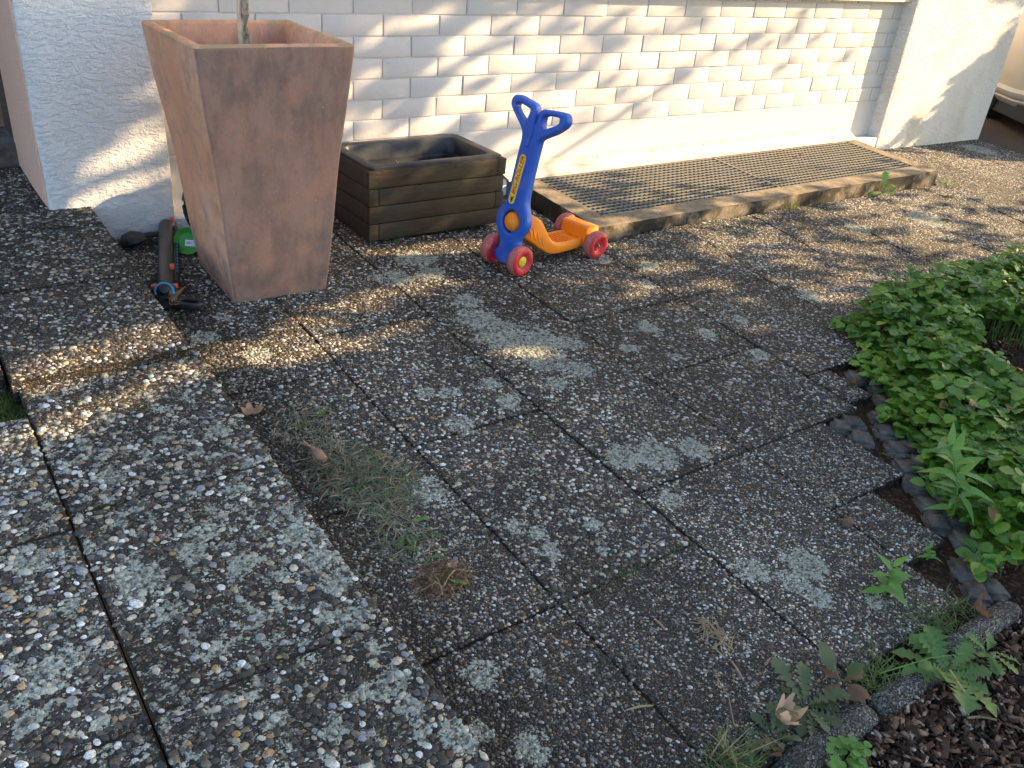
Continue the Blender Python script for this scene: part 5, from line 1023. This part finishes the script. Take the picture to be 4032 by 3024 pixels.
plant('dandelion',(-.02,-2.70,-.42),'broad green dandelion rosette spreading over the edging stone and mulch','dandelion',[('leaves',rosette(-.02,-2.705,gz(-.02,-2.7)+.012,15,.098,'dand',(5,45),1.25),M_DAND),('new_leaves',rosette(-.03,-2.70,gz(-.02,-2.7)+.014,5,.060,'dand',(25,60),1.2),M_DAND)])
plant('dandelion',(-.36,-2.60,-.41),'dull jagged dandelion growing in the joint beside the pink dry leaf','dandelion',[('leaves',rosette(-.355,-2.60,gz(-.36,-2.6),16,.088,'dand',(3,40),1.05),M_DARKW)])
plant('dock_weed',(-.235,-2.595,-.415),'curled brown and green dock beside the edging stones','weed',[('leaves',rosette(-.235,-2.60,gz(-.235,-2.6),4,.072,'oval',(40,75),.95,curl=(.1,.3)),M_DARKW),('withered_leaves',rosette(-.235,-2.60,gz(-.235,-2.6),6,.048,'oval',(0,35),1.0,curl=(.3,.8)),M_BROWNL)])
cl=MB(); st=MB()
for i in range(16):
    a=random.random()*6.28; r=random.uniform(0,.032); b=Vector((-.395+r*math.cos(a),-2.712+r*math.sin(a)*.6,gz(-.4,-2.7)+.0)); tp=b+Vector((math.cos(a)*.015,math.sin(a)*.01,random.uniform(.012,.038))); st.tube([b,tp],.0007,4)
    h0=random.random()*6
    for k in range(3): add_leaf(cl,'round',tp,rdir(-5,25,az=h0+k*2.09),.016,1.,.2,.15)
plant('clover',(-.395,-2.712,-.41),'bright clover-like seedling rooted beside the nearest edging stone','clover',[('stems',st,M_LANCE),('leaves',cl,M_LANCE)])
def tuft(x,y,n,h,sp,label,mat=M_GRASS,lean=(0,0),el=(20,80),extra=None):
    parts=[('blades',grass_tuft(x,y,gz(x,y)-.004,n,h,sp,lean=lean,el=el),mat)]
    if extra: parts+=extra
    return plant('grass_tuft',(x,y,gz(x,y)),label,'grass',parts,'grass tufts in the joints')
tuft(-.575,-2.615,190,.075,.055,'largest grass tuft at the bottom edge beside the nearest edging stone',lean=(.2,.1),el=(10,70),extra=[('straw',grass_tuft(-.575,-2.60,gz(-.57,-2.6),16,.12,.03,el=(30,80)),M_STRAW)])
tuft(.04,-2.605,110,.070,.06,'grass tuft between the young weed and the farthest edging stone',el=(15,70))
tuft(-.12,-2.61,70,.055,.05,'grass tuft between the dock and the broad dandelion',el=(10,60))
tuft(.20,-2.60,70,.05,.05,'low grass at the foot of the ground cover by the last edging stone',el=(10,60))
tuft(-.31,-2.64,40,.045,.05,'sparse grass in front of the dull jagged dandelion',M_DRYG,el=(5,50))
plant('dandelion',(.12,-2.70,-.42),'small dandelion rosette on the mulch beyond the broad one',"dandelion",[('leaves',rosette(.12,-2.715,gz(.12,-2.7)+.006,10,.060,'dand',(5,45),1.1),M_DAND)])
plant('dandelion',(-.455,-2.625,-.41),'small jagged weed between the largest grass tuft and the dry leaves',"dandelion",[('leaves',rosette(-.465,-2.61,gz(-.46,-2.6),11,.052,'dand',(5,50),1.0),M_DARKW)])
tuft(.11,-2.60,120,.060,.05,'dense grass tuft just right of the young weed',el=(15,75))
tuft(-.17,-2.635,90,.050,.04,'low grass right behind the middle edging stone',el=(10,65))
tuft(-.66,-2.64,140,.060,.05,'grass tuft at the very bottom edge left of the largest tuft',lean=(.1,.1),el=(10,70))
# along the kerb
s_=rosette(2.76,-.685,gz(2.76,-.67)+.01,9,.085,'dand',(5,45),1.1); l_=MB(); add_leaf(l_,'dand',(2.76,-.68,gz(2.76,-.67)+.035),(.05,.1,1),.095,1.3,.1,.2); plant('dandelion',(2.76,-.67,-.34),'sunlit dandelion with upright leaves against the kerb','dandelion',[('leaves',s_,M_DAND),('upright_leaf',l_,M_LANCE)])
tuft(1.44,-.70,55,.045,.07,'low yellow-green weeds at the kerb just right of the scooter wheel',M_GRASS,el=(5,55))
tuft(1.62,-.70,40,.05,.05,'small leafy grass at the kerb in the dappled sun',M_GRASS,el=(15,70))
tuft(2.02,-.69,80,.065,.08,'dark grass growing against the middle of the kerb front',M_GRASS,el=(20,80))
tuft(2.28,-.70,50,.04,.06,'thin dry grass at the kerb left of the sunlit dandelion',M_DRYG,el=(5,60))
tuft(3.42,-.66,120,.055,.09,'mossy grass at the far right corner of the kerb',M_GRASS,el=(15,80))
tuft(3.05,-.86,35,.03,.05,'tiny weed in the paving joint before the far end of the kerb',M_GRASS,el=(5,60))
tuft(-.02,-.40,26,.040,.008,'tiny seedling under the front of the wooden planter box',M_LANCE,el=(15,80))
tuft(.33,-.36,90,.035,.04,'moss and fine weeds between wooden box and scooter',M_DARKW,el=(5,60))
tuft(-.435,-1.575,26,.022,.018,'tiny green weed in the crossing of two paving joints',M_GRASS,el=(10,70))
# moss cushion at the steps
mm=grass_tuft(-1.44,-1.10,gz(-1.44,-1.1)+.05,2600,.022,.10,w=.0011,el=(20,90)); mm=grass_tuft(-1.50,-1.04,gz(-1.5,-1.0)+.055,1700,.022,.09,mb=mm,w=.0011,el=(20,90))
q=NM('moss'); r=q.n('NewGeometry').outputs['Random Per Island']; M_MOSS=q.set(q.mix(r,(.035,.060,.010),(.13,.17,.035)),.9)
tag(mm.build('moss',M_MOSS,recalc=False),'green moss cushion in the corner of the steps at the left edge','moss',kind='stuff')
mj=MB()
for (xa,ya,xb,yb,n) in ((-.6,-.95,-.2,-.95,40),(.22,-1.17,1.2,-1.17,120),(1.23,-1.27,1.7,-1.27,70),(.78,-1.17,.2,-1.55,0),(.75,-.66,3.3,-.67,420),(-.2,-1.96,.74,-1.96,160),(-.61,-2.16,-.2,-2.16,110),(3.36,-.9,4.8,-1.0,90)):
    for i in range(n):
        t=random.random(); x=xa+(xb-xa)*t+random.gauss(0,.004); y=ya+(yb-ya)*t+random.gauss(0,.006)
        if noise3(x*7,y*7,0,8)<.48: continue
        grass_tuft(x,y,gz(x,y)-.003,3,.014,.008,mb=mj,w=.0010,el=(5,80))
tag(mj.build('joint_moss',M_DARKW,recalc=False),'brownish moss and dead bits in the paving joints','moss',kind='stuff')
# heaps of pulled weeds
def heap(x,y,rx,ry,n,h,mats,label,leaves):
    parts=[]
    for nm,m,fr,L in (('wilted_grass',mats[0],.75,.055),('dry_stalks',mats[1],.25,.07)):
        mb=MB()
        for i in range(int(n*fr)):
            a=random.random()*6.28; r=random.random()**.6*(.65+.75*float(noise3(math.cos(a)*1.6+x*9,math.sin(a)*1.6+y*9,0,41))); px=x+rx*r*math.cos(a); py=y+ry*r*math.sin(a); pz=gz(px,py)+h*(1-r*r)*random.random()+.002
            d=rdir(-8,25); Lb=L*random.uniform(.4,1.1); s2=d.cross(Vector((0,0,1))).normalized(); n0=len(mb.v); bend=random.uniform(-.5,.5); w=random.uniform(.0007,.0020)
            for t in np.linspace(0,1,5):
                c=Vector((px,py,pz))+d*Lb*(t-.5)+s2*bend*Lb*t*t+Vector((0,0,-.4*Lb*(t-.5)**2)); c.z=max(c.z,gz(c.x,c.y)+.0015); k=Vector((-s2.y*.2+s2.x,s2.x*.2+s2.y,.5)).normalized()*w*(1-.6*t); mb.v+=[tuple(c+k),tuple(c-k)]
            for j in range(4): q_=n0+j*2; mb.f.append((q_,q_+1,q_+3,q_+2))
        parts.append((nm,mb,m))
    mb=MB()
    for i in range(leaves):
        a=random.random()*6.28; r=random.random(); px=x+rx*1.1*r*math.cos(a); py=y+ry*1.1*r*math.sin(a); add_leaf(mb,'dand',(px,py,gz(px,py)+h*(1-r)*.8+.004),rdir(-5,15),random.uniform(.03,.055),.9,.3,.2,wave=.6)
    parts.append(('wilted_leaves',mb,M_DAND)); return plant('weed_heap',(x,y,gz(x,y)),label,'pulled weeds',parts)
heap(-.785,-1.61,.11,.16,1900,.017,(M_DRYG,M_STRAW),'large heap of wilted pulled grass on the patio below the step',10)
heap(-.80,-1.83,.08,.09,240,.012,(M_DRYG,M_STRAW),'flat scatter of green jagged leaves just below the large weed heap',9)
heap(-.785,-1.99,.06,.05,420,.012,(M_BROWNL,M_STRAW),'small heap of uprooted weeds with pale roots and a pink scrap',6)
heap(-.80,-1.36,.09,.09,240,.006,(M_DRYG,M_STRAW),'thin scatter of wilted grass above the large weed heap',2)
heap(-.37,-2.385,.030,.045,55,.008,(M_STRAW,M_STRAW),'tangle of pale dry roots on the fine gravel slab',0)
heap(-.615,-.80,.02,.05,70,.006,(M_BROWNL,M_STRAW),'brown plant debris on the sunlit slab before the planter',0)
# dry leaves
def dry_leaf(x,y,z,L,label,mat,rot,curl=.6,lobes=True,tilt=0):
    mb=MB(); n=44; c=len(mb.v); out=[]
    for i in range(n):
        a=2*math.pi*i/n; r=L*.5*(1+ (.20*math.cos(5*a)+.08*math.cos(11*a) if lobes else .1*math.cos(3*a))+random.uniform(-.07,.07)); px,py=r*math.cos(a),r*math.sin(a)*.75
        out.append((px,py,curl*(abs(py)**1.3*2.2+px*px*2.5/L*.5)*(.6+.8*noise3(math.cos(a)*2.2+rot*5,math.sin(a)*2.2,0,31))+L*.12*math.sin(3*a+rot*7)))
    mid=[(px*.5,py*.5,pz*.25+random.uniform(-.001,.001)) for px,py,pz in out]
    v=out+mid+[(0,0,.0)]; f=[(i,(i+1)%n,n+(i+1)%n,n+i) for i in range(n)]+[(n+i,n+(i+1)%n,2*n) for i in range(n)]
    st=MB(); 
    me_=MB().add(v,f); o=me_.build('dry_leaf',mat,None,recalc=False,smooth=True); o.location=(x,y,z); o.rotation_euler=(tilt,random.uniform(-.2,.2),rot)
    return tag(o,label,'dry leaf')
dry_leaf(-.915,-1.262,gz(-.91,-1.26)+.006,.055,'beige lobed dry leaf on the patio beside the step',M_DRYL,.4,.9)
def rolled_leaf(x,y,z,L,label,rot,mat=M_DRYL):
    mb=MB(); rings=[]
    for k in range(15):
        t=k/14; r=.009+.005*math.sin(t*7)+random.uniform(-.0015,.0015); r*=(.5+.5*math.sin(math.pi*min(1,t*1.1+.12)))
        ring_=[]; 
        for j in range(13):
            a=j/12*5.4+t*1.8; rr=r*(1+.13*math.sin(3*a+k)); ring_.append((t*L,rr*math.cos(a)+.004*math.sin(t*6),rr*math.sin(a)+.010+.004*math.sin(t*5)))
        rings.append(ring_)
    mb.loft(rings,closed=False,caps=False); o=mb.build('dry_leaf',mat,recalc=False,smooth=True); o.location=(x,y,z); o.rotation_euler=(0,-.15,rot); return tag(o,label,'dry leaf')
rolled_leaf(-.850,-1.545,gz(-.85,-1.5)+.018,.085,'pinkish rolled dry leaf lying on the large weed heap',R(105))
dry_leaf(-.935,-.655,gz(-.93,-.65)+.035,.055,'brown folded dry leaf stuck to the sprinkler head',M_BROWNL,1.1,1.4,tilt=.9)
rolled_leaf(.83,-1.875,gz(.83,-1.87)+.004,.045,'curled reddish-brown dry leaf beside the setts',R(20),M_BROWNL)
dry_leaf(-.432,-2.60,gz(-.43,-2.6)+.018,.060,'pink-beige curled dry leaf on the jagged weeds by the edging',M_DRYL,.7,1.6,tilt=.4)
dry_leaf(-.50,-2.635,gz(-.5,-2.63)+.008,.035,'small brown dry leaf between large grass tuft and pink leaf',M_BROWNL,2.0,1.3,tilt=.3)
dry_leaf(-.765,-1.985,gz(-.76,-1.98)+.026,.022,'tiny pink scrap of leaf on the small weed heap',M_DRYL,.2,.8)
dry_leaf(2.62,-.22,KZ(-.22)+.006,.035,'small brown dry leaf lying on the right grating',M_BROWNL,.2,.8)
dry_leaf(.215,-2.645,gz(.2,-2.6)+.012,.045,'reddish brown dry leaf at the end of the ground cover',M_BROWNL,1.2,1.2,tilt=.3)
dry_leaf(.18,-.17,-.105,.040,'crumpled brown dry leaf inside the wooden planter box',M_DRYL,.2,1.4)
ll=MB()
for i in range(90):
    a=random.random()*6.28; r=random.random()**.7; add_leaf(ll,random.choice(('oval','round','lance')),(.20+.10*r*math.cos(a),-.17+.045*r*math.sin(a),-.108+.02*random.random()),rdir(-10,50),random.uniform(.012,.024),1.,.4,.3,wave=1.0)
tag(ll.build('leaf_litter',M_DRYL,recalc=False),'brown leaf litter in the black liner of the planter box','leaf litter',kind='stuff')
st=MB(); lf=MB()
for i in range(9):
    b=Vector((.075+random.uniform(-.03,.05),-.20+random.uniform(-.03,.04),-.115)); e=b+rdir(40,80)*random.uniform(.06,.10); st.tube([b,b.lerp(e,.5)+Vector((.004,0,0)),e],.0008,4)
    for k in range(7): add_leaf(lf,'oval',b.lerp(e,.35+.09*k),rdir(0,50),.011,1.3,.2,.2)
plant('twiggy_seedling',(.08,-.2,-.115),'thin yellow-green twiggy seedling inside the planter box','weed',[('stems',st,M_STRAW),('leaves',lf,M_DRYG)])
for (x,y,L,a,lab) in ((-.405,-2.475,.050,1.2,'short brown wood splinter on the fine gravel slab left of the jagged dandelion'),(-.46,-2.31,.030,1.5,'small brown bark splinter beside the slab corner'),(-.33,-2.49,.025,.3,'orange-brown splinter beside the jagged weeds'),(-.64,-2.44,.055,-.35,'pale flat straw lying on the fine gravel slab')):
    mb=MB().tube([(x-math.cos(a)*L/2,y-math.sin(a)*L/2,gz(x,y)+.005),(x,y+.001,gz(x,y)+.007),(x+math.cos(a)*L/2,y+math.sin(a)*L/2,gz(x,y)+.005)],[.0014,.0026,.0012],6); tag(mb.build('wood_splinter',M_DRYL if 'straw' not in lab else M_STRAW,smooth=True),lab,'splinter')
o=rock('soil_clod',.208,-2.298,.030,.022,.016,.4,mat_simple('clay_clod',(.16,.10,.06),.9,60,.3,.002),z=gz(.2,-2.3)+.008,rough=.002); tag(o,'brown clod of earth on the slab left of the tall weed','clod')
stw=MB(); b=Vector((-.15,-2.63,gz(-.15,-2.6)+.01)); stw.tube([b,b+Vector((.09,-.045,.035)),b+Vector((.17,-.075,.03))],[.0016,.0012,.0006],5); tag(stw.build('grass_stalk',M_LANCE,smooth=True),'long green grass stalk reaching over the edging stones','grass stalk')
stw=MB(); b=Vector((-.06,-2.76,gz(0,-2.7)+.03)); stw.tube([b,b+Vector((-.015,.04,.04))],[.0018,.0018],5); tag(stw.build('grass_stalk',M_STRAW,smooth=True),'dry broken stalk across the broad dandelion','grass stalk')
stw=MB(); 
for k,(x,y,dx,dy) in enumerate(((-.51,-2.56,.0,.07),(.62,-2.26,-.10,.09))):
    b=Vector((x,y,gz(x,y)+.005)); c=MB(); c.tube([b,b+Vector((dx*.5,dy*.4,.05)),b+Vector((dx,dy,.075 if k==0 else .04))],[.0012,.0009,.0006],5)
    for j in range(14): t=.6+.4*j/14; add_leaf(c,'lance',b.lerp(b+Vector((dx,dy,.075 if k==0 else .04)),t),rdir(10,60),.008,1.3,.1,.2)
    tag(c.build('grass_stalk',M_STRAW if k==0 else M_GRASS,recalc=False),'tall dry seed stalk above the largest grass tuft' if k==0 else 'thin green seed stalk leaning over the setts','grass stalk')
# loose twigs on the mulch
tw=MB(); random.seed(5)
for (x,y,L,a) in ((-.22,-2.86,.10,2.6),(-.30,-2.80,.06,.3),(-.05,-2.80,.06,-.6),(-.35,-2.75,.035,2.2),(-.14,-2.93,.05,1.9),(.05,-2.85,.04,.8)):
    z=bz(x,y)+.012; o=MB().tube([(x-math.cos(a)*L/2,y-math.sin(a)*L/2,z+.002),(x+.002,y+.003,z+.004),(x+math.cos(a)*L/2,y+math.sin(a)*L/2,z)],[.0028,.0034,.0022],7).build('twig',M_STRAW,smooth=True); tag(o,'pale broken twig lying on the dark bark mulch','twig','pale twigs on the mulch')
# ---------------------------------------------------------------- unseen tree to the right, its leaf gaps shaped to dapple the sun
S2=np.array(SUN); U2=np.array([-SUN.y,SUN.x,0.]); U2/=np.linalg.norm(U2); V2=np.cross(S2,U2); V2*=np.sign(V2[2])
CP=np.array(DATA['cps']); POL=[(t,np.array(p)) for t,p in DATA['polys']]  # light map across the sun direction that decides where leaves are left out
def inside(P,poly):
    x,y=P[:,0],P[:,1]; c=np.zeros(len(P),bool); n=len(poly)
    for i in range(n):
        x1,y1=poly[i]; x2,y2=poly[(i+1)%n]; m=((y1>y)!=(y2>y)); 
        with np.errstate(divide='ignore',invalid='ignore'): xi=(x2-x1)*(y-y1)/(y2-y1)+x1
        c^=m&(x<xi)
    return c
def canopy():
    sp=.023; us=np.arange(CP[:,0].min()-.7,CP[:,0].max()+.35,sp); vs=np.arange(CP[:,1].min()-.25,CP[:,1].max()+.15,sp); Ug,Vg=np.meshgrid(us,vs,indexing='ij'); P=np.stack([Ug.ravel(),Vg.ravel()],1)
    P+=(rng.random(P.shape)-.5)*sp*.9
    d2=((P[:,None,:]-CP[None,:,:2])**2).sum(-1); w_=1/(d2+.0006)**1.6; T=(w_*CP[None,:,2]).sum(1)/w_.sum(1)
    T[d2.min(1)>.30**2]=0
    nz=noise3(P[:,0]*26,P[:,1]*26,0,12)*np.where(P[:,0]>.2,.07,.16)+noise3(P[:,0]*9,P[:,1]*9,3,13)*.05+rng.random(len(P))*.6
    nz=(nz-nz.min())/(nz.max()-nz.min()); nz=np.argsort(np.argsort(nz))/len(nz)
    cov=5.3; K_=lambda t:np.clip(-np.log(np.maximum(t,.004))/cov,0,1)
    keep=nz>1-K_(T)
    for t,poly in POL:
        e=.020 if t>.99 else (.009 if t>.95 else 0.); m=inside(P,poly)|inside(P+[e,0],poly)|inside(P-[e,0],poly)|inside(P+[0,e],poly)|inside(P-[0,e],poly)
        keep[m]=False if t>=.85 else keep[m]
        if t<.85: keep[m]=nz[m]>1-K_(t)
    P=P[keep]; n=len(P)
    w0=np.maximum(4.6,(1.08-V2[2]*P[:,1])/S2[2])+rng.random(n)*.30+3.2*ss_((P[:,0]-.15)/.25)*(P[:,1]>-1.3)
    C=P[:,:1]*U2+P[:,1:]*V2+w0[:,None]*S2
    # leaf: folded rhomb lying roughly across the sunlight
    sz=.036*(.92+.35*rng.random(n)); ang=rng.random(n)*6.283
    a=np.cos(ang)[:,None]*U2+np.sin(ang)[:,None]*V2; b=-np.sin(ang)[:,None]*U2+np.cos(ang)[:,None]*V2; tl=(rng.random((n,1))-.5)*.8*S2
    a=a+tl; V_=[C-a*sz[:,None]*1.05,C-b*sz[:,None]*.72+S2*.006,C+a*sz[:,None]*1.05,C+b*sz[:,None]*.72+S2*.006]
    V_=np.stack(V_,1).reshape(-1,3); F=np.arange(4*n).reshape(-1,4)
    t=empty('dapple_tree',(4.9,-3.2,-.5),'unseen low leafy tree to the right, its leaf gaps shaped to dapple the sun','tree')
    PW(npmesh('crown',V_,F,M_TLEAF),t)
    mb=MB(); mb.tube([(5.0,-3.4,-.6),(4.98,-3.3,.2),(4.9,-3.1,1.0),(4.7,-2.8,1.7)],[.10,.085,.07,.045],12)
    for e in ((3.4,-3.9,2.0),(5.3,-1.2,1.6),(4.0,-2.2,2.3)): mb.tube([(4.9,-3.1,1.0),((4.9+e[0])/2,(-3.1+e[1])/2,1.35),e],[.05,.03,.012],8)
    PW(mb.build('trunk',M_BARK,smooth=True),t)
canopy()
